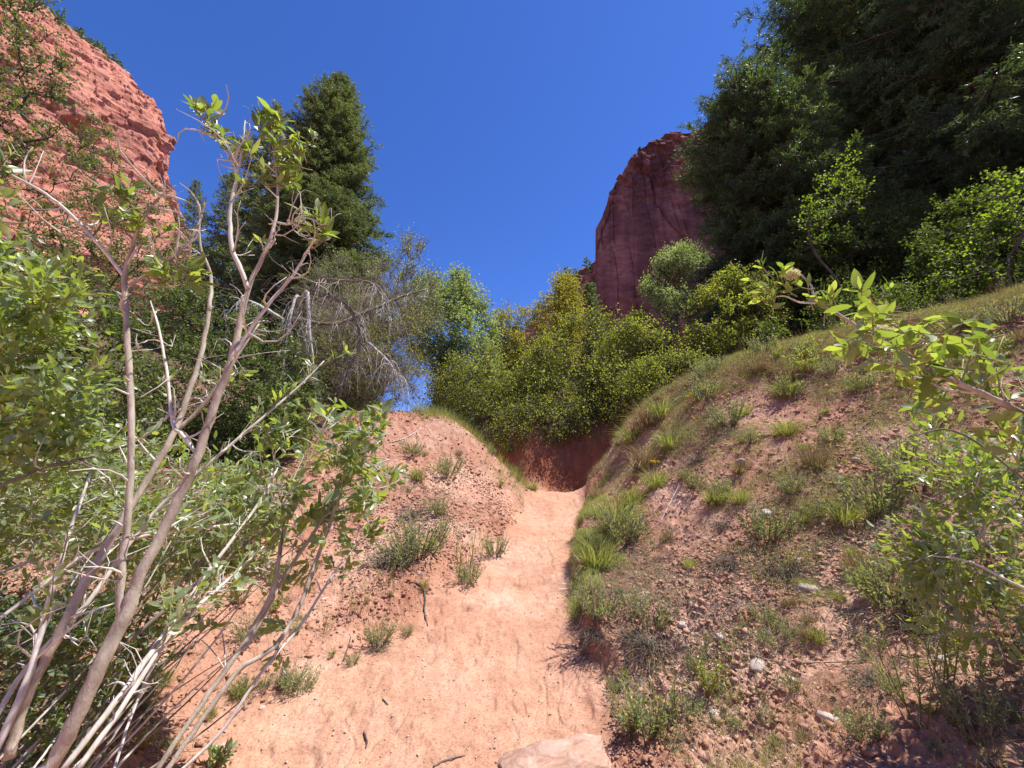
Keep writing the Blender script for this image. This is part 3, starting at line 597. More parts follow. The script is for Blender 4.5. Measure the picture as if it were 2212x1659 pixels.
# ---- conifers
conifer('fir_tree', 'tall blunt topped fir standing alone against the sky left of the gap', (672,700), (736,166), 22, [(0,3.6),(.2,4.0),(.44,3.7),(.62,2.7),(.83,1.8),(.93,1.0),(.98,.45),(1,.1)], 640, 'fir_lit', seed=3, rtr=.28, nl=(.17,.036), dens=2.0, droop=.2, sub=1.15, jit=(.84, 1.06))
conifer('fir_tree', 'slimmer fir whose tip shows just left of the tall fir', (560,700), (598,226), 27, [(0,4.2),(.4,3.6),(.7,2.3),(.88,1.3),(1,.15)], 300, 'fir_lit', 'smaller firs behind the bare branches', seed=4, rtr=.22, nl=(.2,.06), dens=1.0, sub=.8)
conifer('fir_tree', 'small distant fir beside the foot of the sunlit cliff', (430,640), (424,390), 36, [(0,3.0),(.5,2.2),(.8,1.2),(1,.1)], 200, 'fir_lit', 'smaller firs behind the bare branches', seed=5, rtr=.2, nl=(.24,.08), dens=.9, sub=.6)
conifer('fir_tree', 'fir between the small distant fir and the tall one, behind bare twigs', (500,700), (505,372), 30, [(0,3.6),(.5,2.9),(.8,1.5),(1,.1)], 240, 'fir_lit', 'smaller firs behind the bare branches', seed=6, rtr=.2, nl=(.22,.07), dens=.9, sub=.7)
conifer('spruce_tree', 'little grey green spruce in front of the dark wall, left of centre of it', (1276,740), (1273,612), 26, [(0,2.2),(.4,1.7),(.7,1.0),(.9,.5),(1,.08)], 170, 'fir_lit', seed=7, rtr=.12, nl=(.16,.05), dens=1.0, sub=.8)
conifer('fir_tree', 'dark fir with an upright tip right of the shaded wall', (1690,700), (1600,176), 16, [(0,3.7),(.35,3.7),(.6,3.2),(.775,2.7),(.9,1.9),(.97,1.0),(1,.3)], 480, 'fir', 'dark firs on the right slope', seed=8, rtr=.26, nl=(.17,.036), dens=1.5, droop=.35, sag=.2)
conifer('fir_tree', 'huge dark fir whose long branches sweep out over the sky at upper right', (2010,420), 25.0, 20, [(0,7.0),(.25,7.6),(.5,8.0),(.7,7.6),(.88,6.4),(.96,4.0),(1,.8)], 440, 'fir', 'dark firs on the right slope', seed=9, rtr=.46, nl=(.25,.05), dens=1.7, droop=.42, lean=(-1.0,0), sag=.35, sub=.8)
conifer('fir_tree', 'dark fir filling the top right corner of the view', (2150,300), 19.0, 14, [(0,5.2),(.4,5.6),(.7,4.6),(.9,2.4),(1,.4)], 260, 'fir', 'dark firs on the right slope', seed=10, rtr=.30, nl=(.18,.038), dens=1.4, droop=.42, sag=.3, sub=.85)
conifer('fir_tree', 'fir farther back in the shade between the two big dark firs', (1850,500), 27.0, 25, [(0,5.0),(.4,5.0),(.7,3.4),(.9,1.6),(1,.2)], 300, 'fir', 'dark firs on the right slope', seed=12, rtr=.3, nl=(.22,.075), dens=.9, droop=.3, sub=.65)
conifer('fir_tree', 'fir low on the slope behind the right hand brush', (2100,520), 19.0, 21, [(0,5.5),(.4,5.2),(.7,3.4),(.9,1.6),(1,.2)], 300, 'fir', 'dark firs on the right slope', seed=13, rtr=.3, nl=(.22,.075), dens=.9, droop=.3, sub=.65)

# ---- broadleaf trees and thickets
WL = 'leafy trees and bushes round the clearing'
leafy('round_leaved_tree', 'sparse small leaved tree hanging into the top left corner over the cliff', 'tree', [(-300,-200),(90,-110),(150,20),(120,90),(140,150),(105,240),(130,290),(50,360),(-20,390),(-300,390)], 6.2, 1.0, (-9.8,6.4), 'birch', 'bark', 300, 45, .30, .055, .75, .05, WL, 21, 2, .07, gscale=1.1)
leafy('round_leaved_tree', 'small leaved tree with a pointed crown in front of the sunlit cliff', 'tree', [(-300,360),(20,350),(110,320),(170,290),(212,250),(240,290),(275,350),(330,400),(400,480),(420,620),(300,760),(-300,760)], 8.5, 1.2, (-9.6,8.6), 'birch', 'bark', 520, 60, .30, .055, .75, -.12, WL, 22, 3, .07, gscale=.9)
leafy('green_bush', 'dense glossy green bush behind the willow stems at far left', 'bush', [(-300,640),(100,620),(240,650),(330,760),(350,900),(300,1040),(-300,1060)], 5.6, .9, (-6.3,5.8), 'birch', 'bark', 420, 60, .26, .05, .7, -.2, WL, 23, 5, .03, gscale=1.2)
leafy('green_bush', 'dense green bush behind the main willow fork, below the bare branches', 'bush', [(250,720),(330,640),(430,620),(540,680),(640,760),(690,860),(640,960),(520,1000),(330,1060),(260,940)], 7.0, .9, (-4.9,7.2), 'birch', 'bark', 480, 65, .27, .05, .7, -.22, WL, 24, 5, .03, gscale=1.2)
leafy('green_bush', 'low dark green bush in the hollow left of the earth mound', 'bush', [(420,980),(480,900),(600,880),(660,920),(640,960),(600,985),(500,1040)], 6.6, .5, (-4.4,6.6), 'birch', 'bark', 150, 70, .2, .045, .7, -.3, WL, 25, 5, .02)
leafy('twiggy_bush', 'brown leafless thicket of fine twigs on top of the mound', 'bush', [(640,880),(640,760),(690,680),(770,640),(860,640),(930,700),(965,770),(930,850),(860,880),(760,895)], 9.6, 1.0, (-4.0,9.8), 'oak', 'greytwig', 340, 56, .40, .055, .5, -.25, WL, 26, 7, .045, twigs=12, bare=.28, twigr=.0045, hang=.2)
leafy('young_tree', 'thin half bare tree with upright twigs reaching into the blue sky', 'tree', [(770,680),(800,610),(850,540),(885,505),(915,540),(905,590),(935,590),(925,700),(850,740)], 12, .9, (-4.6,12.2), 'cotton', 'greytwig', 150, 40, .42, .06, .6, -.2, WL, 27, 4, .06, twigs=8, bare=.35, twigr=.006, hang=-1.6, up=1.2)
leafy('olive_tree', 'dull olive green tree behind the brown thicket', 'tree', [(640,640),(700,560),(780,540),(860,590),(930,620),(960,700),(930,800),(820,830),(700,800)], 14.5, 1.2, (-5.8,14.8), 'cotton', 'greytwig', 340, 55, .45, .055, .5, -.12, WL, 28, 4, .08, twigs=8, twigr=.006)
leafy('cottonwood_tree', 'pale silvery green cottonwood left of the gap of sky', 'tree', [(880,700),(900,630),(935,600),(960,615),(990,592),(1022,630),(1046,670),(1064,730),(1060,830),(1000,900),(950,870),(935,780),(900,780)], 19, 1.6, (-3.4,19), 'cotton', 'greytwig', 620, 70, .62, .11, .8, -.3, WL, 29, 4, .09, gscale=.55)
leafy('yellow_tree', 'yellow leaved tree glowing in the middle of the gap', 'tree', [(1062,760),(1066,710),(1090,680),(1120,652),(1150,660),(1175,630),(1190,650),(1212,590),(1238,612),(1250,690),(1240,780),(1160,830),(1080,820)], 23, 2.0, (1.0,24.4), 'yellow', 'bark', 760, 60, .6, .10, .8, -.22, WL, 30, 4, .09)
leafy('oak_bush', 'green scrub oak at the left end of the central thicket', 'bush', [(925,910),(945,830),(985,780),(1050,760),(1110,780),(1150,850),(1150,930),(1080,950),(1000,925)], 13.2, 1.3, (-.5,13.2), 'oak', 'bark', 320, 48, .48, .065, .7, -.05, WL, 31, 6, .05, gscale=.95)
leafy('oak_bush', 'tallest green scrub oak in the middle of the central thicket', 'bush', [(1080,880),(1100,800),(1150,760),(1200,735),(1240,690),(1270,680),(1320,695),(1345,760),(1340,860),(1300,915),(1180,935),(1100,915)], 13.0, 1.3, (2.0,13.2), 'oak', 'bark', 450, 48, .52, .07, .7, -.05, WL, 32, 7, .06, gscale=.9)
leafy('oak_bush', 'bright green scrub oak at the right end of the central thicket', 'bush', [(1270,900),(1280,790),(1330,710),(1390,700),(1440,730),(1510,750),(1520,810),(1450,870),(1380,900),(1320,910)], 11.9, .9, (4.0,12.3), 'oak', 'bark', 320, 48, .46, .07, .7, -.05, WL, 33, 6, .05, gscale=.95)
leafy('oak_bush', 'shaded low brush drooping over the red bank at the bend', 'bush', [(1055,900),(1150,870),(1300,870),(1400,870),(1370,915),(1250,930),(1200,945),(1120,965),(1080,950)], 11.5, .6, (1.6,12.6), 'oak', 'bark', 230, 40, .40, .055, .65, -.05, WL, 34, 8, .03, gscale=1.2, hang=.6)
leafy('oak_bush', 'dense brush where the right bank meets the shaded bank at the bend', 'bush', [(1330,900),(1345,830),(1400,790),(1480,770),(1520,790),(1480,850),(1420,890),(1370,930)], 10.6, .7, (4.3,10.8), 'oak', 'bark', 240, 50, .38, .055, .65, -.1, WL, 43, 7, .03, gscale=1.2)
leafy('pale_tree', 'pale olive tree against the dark wall', 'tree', [(1395,690),(1392,610),(1420,590),(1435,550),(1480,530),(1525,560),(1545,700),(1480,750),(1410,740)], 13.6, 1.2, (5.3,14.0), 'cotton', 'bark', 340, 60, .32, .055, .7, -.05, WL, 35, 4, .08)
leafy('green_tree', 'small round topped green tree below the dark wall', 'tree', [(1350,740),(1360,690),(1385,662),(1412,690),(1425,760),(1380,780)], 18.5, .9, (5.6,18.6), 'oak', 'bark', 130, 60, .4, .08, .7, -.25, WL, 36, 3, .05)
leafy('green_tree', 'mid green tree at the foot of the dark fir', 'tree', [(1470,760),(1480,700),(1520,620),(1590,585),(1660,610),(1700,680),(1710,760),(1600,790)], 12.4, 1.1, (6.8,12.4), 'oak', 'bark', 400, 60, .33, .07, .7, -.2, WL, 37, 4, .05)
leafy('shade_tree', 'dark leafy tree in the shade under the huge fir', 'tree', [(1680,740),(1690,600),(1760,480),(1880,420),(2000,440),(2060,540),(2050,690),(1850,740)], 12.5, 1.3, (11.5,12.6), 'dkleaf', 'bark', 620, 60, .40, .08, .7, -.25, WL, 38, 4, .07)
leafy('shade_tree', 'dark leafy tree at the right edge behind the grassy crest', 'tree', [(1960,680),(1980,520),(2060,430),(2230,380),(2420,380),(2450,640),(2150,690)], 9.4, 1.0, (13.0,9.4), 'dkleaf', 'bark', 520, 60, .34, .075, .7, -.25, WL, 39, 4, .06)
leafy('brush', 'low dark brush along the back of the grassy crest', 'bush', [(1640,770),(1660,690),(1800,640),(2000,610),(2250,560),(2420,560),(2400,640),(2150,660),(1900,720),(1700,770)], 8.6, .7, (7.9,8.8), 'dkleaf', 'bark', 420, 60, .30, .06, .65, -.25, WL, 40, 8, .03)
leafy('maple_tree', 'young maple with glowing yellow green leaves among the dark firs', 'tree', [(1725,520),(1750,430),(1800,360),(1850,290),(1890,310),(1870,400),(1810,480)], 10.5, 1.0, (9.6,10.6), 'ygreen', 'bark', 44, 30, .30, .07, .75, .0, WL, 41, 3, .04)
leafy('maple_tree', 'young maple with bright green leaves near the right edge', 'tree', [(1990,600),(2020,500),(2070,440),(2150,380),(2300,350),(2350,560),(2180,600)], 8.2, .8, (10.6,8.2), 'ygreen', 'bark', 80, 28, .30, .065, .75, .10, WL, 42, 3, .04, gscale=1.2)

# ------------------------------------------------------------------ foreground willows
def pline(pts, m=5):
    q = smooth_line(pts, m); P = at(q[:,0], q[:,1], q[:,2]); r = .65*q[:,3]*(q[:,2]/ray(q[:,0], q[:,1])[:,1])/F/np.linalg.norm(ray(q[:,0], q[:,1]), axis=1)**.5
    j = RNG.normal(size=P.shape)*r[:,None]*.12; return P+j, r
def leafy_twig(gt, gl, p, d, L, n, ll, lw=.34, r=.0022):
    """one twig with leaves set spirally along it and a tuft at its tip"""
    d = norm(d); side = norm(np.cross(d, RNG.normal(size=3))); s = np.linspace(0, 1, 6)
    Q = p+d*L*s[:,None]+side*L*.18*(s**2)[:,None]+np.array([0, 0, 1])*L*.15*(s**2)[:,None]
    tube(gt, Q, r*(1-s*.7)+.0006, 5)
    t = RNG.uniform(.15, 1.0, n)**.7; k = t*5; i = np.clip(k.astype(int), 0, 4); f = (k-i)[:,None]; B = Q[i]*(1-f)+Q[i+1]*f
    ax = norm(Q[i+1]-Q[i]); out = norm(np.cross(ax, RNG.normal(size=(n, 3)))); D = norm(ax*RNG.uniform(.35, 1.0, (n, 1))+out*RNG.uniform(.5, 1.1, (n, 1)))
    blades(gl, B+D*.004, D, ll*RNG.uniform(.35, 1.2, n), ll*lw*RNG.uniform(.6, 1.3, n), RNG.random(n)*.9, 'leaf', up=np.array([.9, -.1, 1.2]))
def along(line, a, b): 
    k = RNG.uniform(a, b)*(len(line)-1); i = min(int(k), len(line)-2); return line[i]*(1-(k-i))+line[i+1]*(k-i), norm(line[i+1]-line[i])

rs(50)
base = np.array([-1.95, 1.0, 0]); base[2] = float(H(np.array([base[0]]), np.array([base[1]]))[0])
wil = thing('willow_tree', 'forked smooth barked willow leaning across the left foreground', 'tree', base)
A = [(110,1659,1.30,31),(190,1500,1.32,28),(262,1345,1.36,27),(300,1250,1.38,20),(360,1130,1.42,18),(420,1000,1.45,16),(462,880,1.48,13.5),(500,775,1.50,12),(520,690,1.52,10),(540,612,1.54,8),(575,540,1.56,7),(596,468,1.58,5.5),(600,400,1.6,4.5),(592,335,1.62,3.2),(582,275,1.64,2)]
P, r = pline(A); P = np.concatenate([[base-np.array([0,0,.05]), base*.45+P[0]*.55], P]); r = np.concatenate([[r[0]*1.35, r[0]*1.1], r])
g = Geo(); tube(g, P, r, 14, knob=.07); g.build('trunk', M['willowbark'], wil, base, True); LA = P
def branch(parent, pts, matn='willowbark', sides=9, knob=.1, name='branch'):
    P, r = pline(pts); g = Geo(); tube(g, P, r, sides, knob=knob); o = g.build(name, M[matn], parent, np.array(parent.location), True); return P
Bs = {}
Bs['B'] = branch(wil, [(262,1345,1.36,16),(258,1295,1.36,14),(266,1200,1.37,12.5),(280,1060,1.38,11.5),(284,900,1.4,10.5),(276,750,1.42,10),(270,600,1.44,9),(286,540,1.43,7),(300,490,1.42,6),(332,440,1.41,4.5),(380,400,1.40,2.2)])
Bs['B1'] = branch(wil, [(270,600,1.44,7),(225,542,1.40,7),(160,470,1.34,6.5),(100,420,1.30,6),(20,375,1.26,5),(-40,340,1.22,3.5)], 'paletwig')
Bs['B2'] = branch(wil, [(275,620,1.44,6.5),(330,585,1.46,6),(395,540,1.48,5.5),(430,480,1.5,4),(445,425,1.52,2)], 'rust' if False else 'willowbark')
Bs['C'] = branch(wil, [(536,625,1.53,8),(520,580,1.52,8),(500,530,1.52,8),(497,460,1.53,7),(510,390,1.54,5.5),(522,330,1.55,4),(530,255,1.56,1.6)], 'paletwig')
Bs['C1'] = branch(wil, [(515,380,1.54,4),(500,345,1.55,3.4),(470,300,1.56,3),(445,255,1.57,2)], 'paletwig')
Bs['E'] = branch(wil, [(505,770,1.5,7),(545,705,1.52,6.5),(590,645,1.55,6),(635,592,1.58,5),(668,535,1.6,3.5)], 'paletwig')
Bs['E1'] = branch(wil, [(597,480,1.58,4),(625,484,1.6,4),(655,470,1.62,3.5),(690,478,1.64,2.5)], 'paletwig')
Bs['D'] = branch(wil, [(20,1640,1.5,20),(58,1502,1.52,20),(120,1386,1.55,18),(182,1262,1.6,17),(231,1180,1.65,15),(264,1126,1.68,14),(322,1031,1.75,12),(370,946,1.8,11),(400,870,1.85,10),(433,770,1.9,8.5),(452,666,1.95,7),(455,591,2,5.5),(433,532,2,4),(431,442,2,2)])
Bs['D2'] = branch(wil, [(375,935,1.82,8),(425,890,1.86,7.5),(482,819,1.9,7),(515,765,1.94,4.5),(560,700,2.0,3)])
Bs['D3'] = branch(wil, [(420,975,1.5,6),(395,940,1.55,6),(373,915,1.6,6),(362,815,1.65,5),(343,711,1.7,4),(325,650,1.75,2)], 'paletwig')
Bs['F'] = branch(wil, [(132,1665,1.35,13),(248,1518,1.45,12),(314,1427,1.55,11),(372,1345,1.65,9),(450,1235,1.8,7),(560,1085,2.0,5),(600,1010,2.1,3)], 'paletwig')
Bs['G'] = branch(wil, [(165,1665,1.4,12),(264,1527,1.5,11),(339,1411,1.6,10),(413,1324,1.7,8),(500,1246,1.85,5.5),(570,1180,1.95,3)], 'paletwig')
Bs['K'] = branch(wil, [(252,1407,1.7,8),(413,1270,1.85,7),(537,1171,2.0,6),(620,1080,2.1,4)], 'greytwig')
Bs['L'] = branch(wil, [(-60,1380,1.5,8),(60,1290,1.6,8),(200,1190,1.7,7.5),(330,1155,1.8,7),(440,1140,1.9,6),(560,1125,2.0,4)], 'paletwig')
Bs['L2'] = branch(wil, [(-60,1080,1.5,7),(80,1015,1.6,6.5),(200,985,1.7,6),(300,950,1.8,5),(420,860,2,3.5),(560,820,2.1,2)], 'greytwig')
Bs['N'] = branch(wil, [(-40,1600,1.5,11),(60,1440,1.6,10),(190,1300,1.7,9),(330,1110,1.85,7),(500,960,2.0,5.5),(640,840,2.2,3.5),(700,780,2.3,2)], 'paletwig')
Bs['O'] = branch(wil, [(-30,1659,1.45,15),(55,1480,1.5,13),(105,1300,1.55,10),(150,1150,1.6,7),(200,1010,1.7,4)], 'paletwig')
# side spurs: short pale dead twigs on every limb
rs(51); g = Geo()
for k, L_ in list(Bs.items())+[('A', LA[8:])]:
    for i in range({'A': 26, 'B': 22, 'N': 20, 'D': 22}.get(k, 12)):
        p, t = along(L_, .15, .97); d = norm(t*RNG.uniform(.3, 1)+norm(np.cross(t, RNG.normal(size=3)))); ln = RNG.uniform(.03, .20)
        q = p+d*ln+RNG.normal(size=3)*ln*.2; s = np.linspace(0, 1, 5)[:,None]; Q = p*(1-s)+q*s+RNG.normal(size=3)*ln*.2*s*(1-s)*4
        tube(g, Q, np.linspace(.0035, .0010, 5)*RNG.uniform(.7, 1.5), 5)
        for _ in range(RNG.integers(0, 3)):
            j = RNG.integers(1, 4); e = Q[j]+norm(d+RNG.normal(size=3)*.8)*ln*RNG.uniform(.3, .7); tube(g, np.array([Q[j], (Q[j]+e)/2+RNG.normal(size=3)*.006, e]), np.array([.0018, .0014, .0007]), 4)
g.build('dead_twigs', M['paletwig'], wil, base, True)
g = Geo(); gl = Geo()
tips = [(425,235,1.57,6),(452,240,1.58,6),(460,285,1.57,6),(480,300,1.57,6),(505,330,1.56,6),(560,262,1.62,8),(590,250,1.63,6),(610,290,1.63,8),(600,310,1.62,8),(585,330,1.62,7),(625,350,1.62,7),(660,320,1.63,6),(645,305,1.62,7),(615,380,1.61,6),(570,360,1.6,6),(545,385,1.58,6),(520,400,1.56,4),(675,470,1.64,7),(705,510,1.64,7),(240,405,1.35,7),(275,430,1.37,7),(255,480,1.37,6),(345,600,1.46,7),(385,620,1.48,7),(430,245,1.57,7),(445,270,1.57,6),(470,292,1.56,6),(492,315,1.55,6),(520,320,1.55,7),(545,330,1.56,7),(582,270,1.63,8),(600,265,1.63,7),(575,300,1.62,7),(560,280,1.62,6),(615,330,1.62,8),(640,350,1.62,8),(630,300,1.62,7),(655,330,1.62,6),(650,365,1.62,5),(560,390,1.58,7),(600,400,1.6,8),(540,400,1.58,4),(585,360,1.6,6),
  (685,478,1.64,8),(700,490,1.64,8),(690,520,1.64,8),(672,498,1.63,5),(560,520,1.57,5),(250,425,1.35,9),(265,455,1.36,8),(232,470,1.36,7),(300,470,1.38,7),(318,485,1.42,5),(330,520,1.45,5),(350,505,1.45,5),(345,615,1.45,8),(365,600,1.45,7),(400,600,1.5,7),(415,585,1.5,6),(430,560,1.5,4),(300,560,1.45,3),(-5,375,1.24,7),(10,350,1.24,6),(15,440,1.25,6),(5,480,1.25,6)]
for u, v, Y, n in tips:
    p = at(u, v, Y); up = norm(np.array([RNG.normal()*.5, RNG.normal()*.5, RNG.uniform(-.2, .9)]))
    leafy_twig(g, gl, p-up*.05, up, RNG.uniform(.06, .12), int(n*1.5), RNG.uniform(.05, .088), .36)
# twigs that carry the tufts back to a limb
allp = np.concatenate(list(Bs.values())+[LA])
for u, v, Y, n in tips:
    p = at(u, v, Y); q = allp[np.argmin(np.linalg.norm(allp-p, axis=1)+.3*np.maximum(0, allp[:,2]-p[2]))]; s = np.linspace(0, 1, 6)[:,None]
    tube(g, q*(1-s)+p*s+np.array([0, 0, -.02])*(4*s*(1-s)), np.linspace(.0035, .002, 6), 5)
for k, n in (('F', 10), ('G', 10), ('K', 12), ('L', 16), ('L2', 12), ('N', 12), ('O', 6)):
    for i in range(n):
        p, t = along(Bs[k], .35, 1.0); d = norm(t+RNG.normal(size=3)*.7+np.array([0, 0, .3])); leafy_twig(g, gl, p, d, RNG.uniform(.10, .24), RNG.integers(6, 13), .062, .34)
g.build('twigs', M['greentwig'], wil, base, True); gl.build('leaves', M['willow'], wil, base)

# second willow: slender stems with drooping leafy tops right of the first
rs(52)
b2 = at(330, 1790, 1.75); b2[2] = float(H(b2[:1], b2[1:2])[0])
w2 = thing('willow_shrub', 'slender willow stems with bright leafy tops rising beside the trail, left of it', 'shrub', b2)
S = []
S.append(branch(w2, [(300,1740,1.75,12),(343,1659,1.8,11),(438,1518,1.9,10.5),(516,1407,2.0,10),(570,1316,2.08,9),(595,1254,2.12,8),(611,1159,2.18,7),(640,1060,2.25,5.5),(665,1000,2.3,4),(690,940,2.35,2.5)]))
S.append(branch(w2, [(315,1740,1.7,12),(364,1659,1.76,11),(454,1531,1.85,10.5),(516,1448,1.92,10),(591,1398,2.0,9),(644,1316,2.1,8),(686,1204,2.2,7),(716,1120,2.28,6),(745,1030,2.35,5),(775,950,2.4,3.5),(800,900,2.45,2)]))
S.append(branch(w2, [(525,1407,2.0,8),(575,1320,2.1,7),(620,1237,2.2,7),(686,1138,2.3,6),(740,1050,2.4,4),(790,990,2.45,2.5)]))
S.append(branch(w2, [(605,1200,2.15,5),(612,1120,2.2,4),(600,1050,2.25,3.5),(590,985,2.3,2)], 'greytwig'))
S.append(branch(w2, [(350,1700,1.8,8),(470,1590,1.9,7),(560,1460,2.0,6),(650,1350,2.15,5),(720,1240,2.3,4),(770,1180,2.4,2)], 'paletwig'))
g = Geo(); gl = Geo()
for u, v, n in [(690,890,3),(710,905,3),(740,920,3),(765,905,2),(800,915,2),(820,895,2),(760,960,4),(790,950,3),(815,960,3),(720,960,3),(700,1000,3),(740,1000,4),(780,1010,4),(820,1010,3),(835,1040,2),(700,1050,3),(740,1060,4),(780,1070,4),(815,1080,3),(740,1110,4),(780,1120,3),(800,1145,2),(705,1110,2),(720,1160,3),(750,1180,2),(735,1215,2),(690,1190,1),
    (590,930,2),(615,950,2),(560,960,1),(600,1010,1),(640,1010,2),(560,1040,2),(620,1060,2),(660,1100,2),(560,1110,2),(600,1140,2),(520,1080,2),(640,1170,2),(560,1190,2),(590,1230,1),(500,1130,1),(530,1250,1),(600,1290,1),(620,1350,1),(600,1430,1),(440,1375,1),(655,1260,1)]:
    for _ in range(n+1):
        p = at(u+RNG.normal()*12, v+RNG.normal()*14, RNG.uniform(2.1, 2.55)); d = norm(np.array([RNG.normal()*.8, RNG.normal()*.6, RNG.uniform(-.5, .9)])); leafy_twig(g, gl, p-d*.05, d, RNG.uniform(.08, .16), RNG.integers(7, 13), .082, .33)
        ap = np.concatenate(S); q = ap[np.argmin(np.linalg.norm(ap-p, axis=1)+.6*np.maximum(0, ap[:,2]-p[2]+.05))]; s = np.linspace(0, 1, 5)[:,None]
        if RNG.random() < .7: tube(g, q*(1-s)+(p-d*.05)*s+np.array([0, 0, .02])*(4*s*(1-s)), np.linspace(.003, .0018, 5), 4)
g.build('twigs', M['paletwig'], w2, b2, True); gl.build('leaves', M['willow'], w2, b2)

# thicket of willow leaves and thin stems that fills the left edge
leafy('willow_shrub', 'orange twigged willow shrub with long leaves at the left edge', 'shrub', [(-260,560),(20,540),(130,590),(170,680),(150,800),(210,900),(160,1000),(-260,1040)], 1.75, .22, (-3.1,1.6), 'willow', 'greentwig', 120, 40, .15, .060, .33, -.2, None, 53, 5, .014, 4, 'leaf', gscale=3, twigr=.002)
leafy('willow_shrub', 'leafy low willow behind the main fork, above the shaded hollow', 'shrub', [(-260,1000),(150,960),(300,960),(430,1010),(560,1060),(590,1150),(500,1240),(330,1270),(150,1260),(-260,1330)], 2.6, .35, (-3.4,2.3), 'willow', 'paletwig', 380, 40, .17, .050, .33, -.10, None, 54, 7, .014, 5, 'leaf', gscale=2.5, twigr=.002)
leafy('willow_shrub', 'dark tangle of low willow growth in the bottom left corner', 'shrub', [(-260,1330),(150,1300),(330,1330),(300,1480),(180,1620),(60,1700),(-260,1720)], 1.9, .25, (-2.4,1.7), 'birch', 'greytwig', 200, 36, .10, .035, .4, -.2, None, 55, 9, .008, 5, 'leaf', gscale=3, twigr=.0015)
# long pale stems without leaves crossing the lower left
rs(56); b3 = np.array([-2.3, 1.5, 0]); b3[2] = float(H(b3[:1], b3[1:2])[0])
w3 = thing('stem_clump', 'clump of bare pale stems fanning up from the bottom left corner', 'shrub', b3)
for i in range(34):
    u0 = RNG.uniform(-150, 260); v0 = 1720+RNG.normal()*20; Y0 = RNG.uniform(1.5, 1.9); L_ = RNG.uniform(350, 950); a = math.radians(RNG.uniform(38, 68)); bd = RNG.normal()*40
    pts = [(u0+math.cos(a)*L_*t+bd*math.sin(t*3), v0-math.sin(a)*L_*t*(1-.08*t), Y0+.5*t, (6.5-5*t)*w_) for t in np.linspace(0, 1, 6) for w_ in [1]]
    branch(w3, pts, ['paletwig', 'willowbark', 'greytwig', 'paletwig'][i % 4], 6, .12, 'stem')

# willow branch reaching in from the right
rs(57); b4 = at(2300, 1500, 1.5); b4 = np.array([3.0, 1.3, 0]); b4[2] = float(H(b4[:1], b4[1:2])[0])
w4 = thing('willow_branch', 'leafy willow bough arching in from the right edge above the bank', 'shrub', b4)
R_ = []
R_.append(branch(w4, [(2560,1500,1.25,20),(2420,1080,1.2,18),(2300,940,1.18,16),(2212,895,1.2,14.5),(2120,850,1.22,12),(2016,803,1.25,10.5),(1984,785,1.26,9.5),(1930,762,1.28,8.5),(1894,740,1.3,7.5),(1840,698,1.32,6.5),(1798,672,1.34,6),(1773,656,1.35,5.5),(1757,640,1.36,4.5),(1752,618,1.37,4),(1728,592,1.38,3.2),(1705,570,1.39,1.8)]))
R_.append(branch(w4, [(1768,655,1.35,3.5),(1728,653,1.36,3.2),(1696,640,1.37,2.8),(1664,642,1.38,1.8)], 'paletwig'))
R_.append(branch(w4, [(1990,790,1.26,6),(1962,750,1.28,4.5),(1926,724,1.3,4),(1901,701,1.31,3.5),(1888,660,1.32,2.8),(1870,628,1.33,1.6)], 'rust'))
R_.append(branch(w4, [(2110,850,1.22,6),(2040,840,1.26,5),(1980,815,1.3,4),(1940,830,1.33,2.5)], 'paletwig'))
R_.append(branch(w4, [(2560,1500,1.4,10),(2400,1330,1.5,8),(2212,1270,1.6,6.5),(2100,1215,1.7,5),(2010,1200,1.75,2.5)], 'paletwig'))
R_.append(branch(w4, [(2400,1330,1.5,7),(2300,1120,1.55,6),(2180,1010,1.6,5),(2060,930,1.65,4),(1960,945,1.7,2)], 'greytwig'))
g = Geo(); gl = Geo()
for u, v, Y, n in [(1655,590,1.38,6),(1680,600,1.38,6),(1640,625,1.38,6),(1665,620,1.38,7),(1690,615,1.38,6),(1648,650,1.38,6),(1675,655,1.37,5),(1700,630,1.37,5),(1730,625,1.37,4),(1748,650,1.36,4),(1795,660,1.34,7),(1805,650,1.34,5),(1780,680,1.34,3)]:
    p = at(u, v, Y); d = norm(np.array([-.5+RNG.normal()*.4, RNG.normal()*.4, RNG.uniform(.0, 1)])); leafy_twig(g, gl, p-d*.04, d, RNG.uniform(.05, .09), n, .05, .36)
for i in range(62):
    u = RNG.uniform(1860, 2330); t = (u-1860)/350; v = 730+75*min(t, 1.3)+RNG.normal()*55+20*t; Y = RNG.uniform(1.1, 1.45)
    p = at(u, v, Y); d = norm(np.array([RNG.normal()*.6-.3, RNG.normal()*.5, RNG.uniform(-.7, .9)])); leafy_twig(g, gl, p-d*.04, d, RNG.uniform(.06, .12), RNG.integers(6, 11), RNG.uniform(.048, .080), .38)
    ap = np.concatenate(R_[:4]); q = ap[np.argmin(np.linalg.norm(ap-p, axis=1))]; s = np.linspace(0, 1, 5)[:,None]; tube(g, q*(1-s)+(p-d*.04)*s, np.linspace(.0028, .0016, 5), 4)
g.build('twigs', M['greentwig'], w4, b4, True); gl.build('leaves', M['willow'], w4, b4)
leafy('willow_shrub', 'leafy willow growth low at the right edge, under the arching bough', 'shrub', [(1990,930),(2060,930),(2160,1000),(2260,960),(2450,950),(2450,1420),(2260,1380),(2150,1330),(2090,1400),(2030,1340),(2060,1250),(1970,1230),(2010,1160),(2100,1130),(2000,1080),(2010,990)], 1.85, .22, (3.1,1.9), 'willow', 'paletwig', 80, 28, .15, .052, .36, -.05, None, 58, 6, .012, 4, 'leaf', gscale=2.5, twigr=.002)
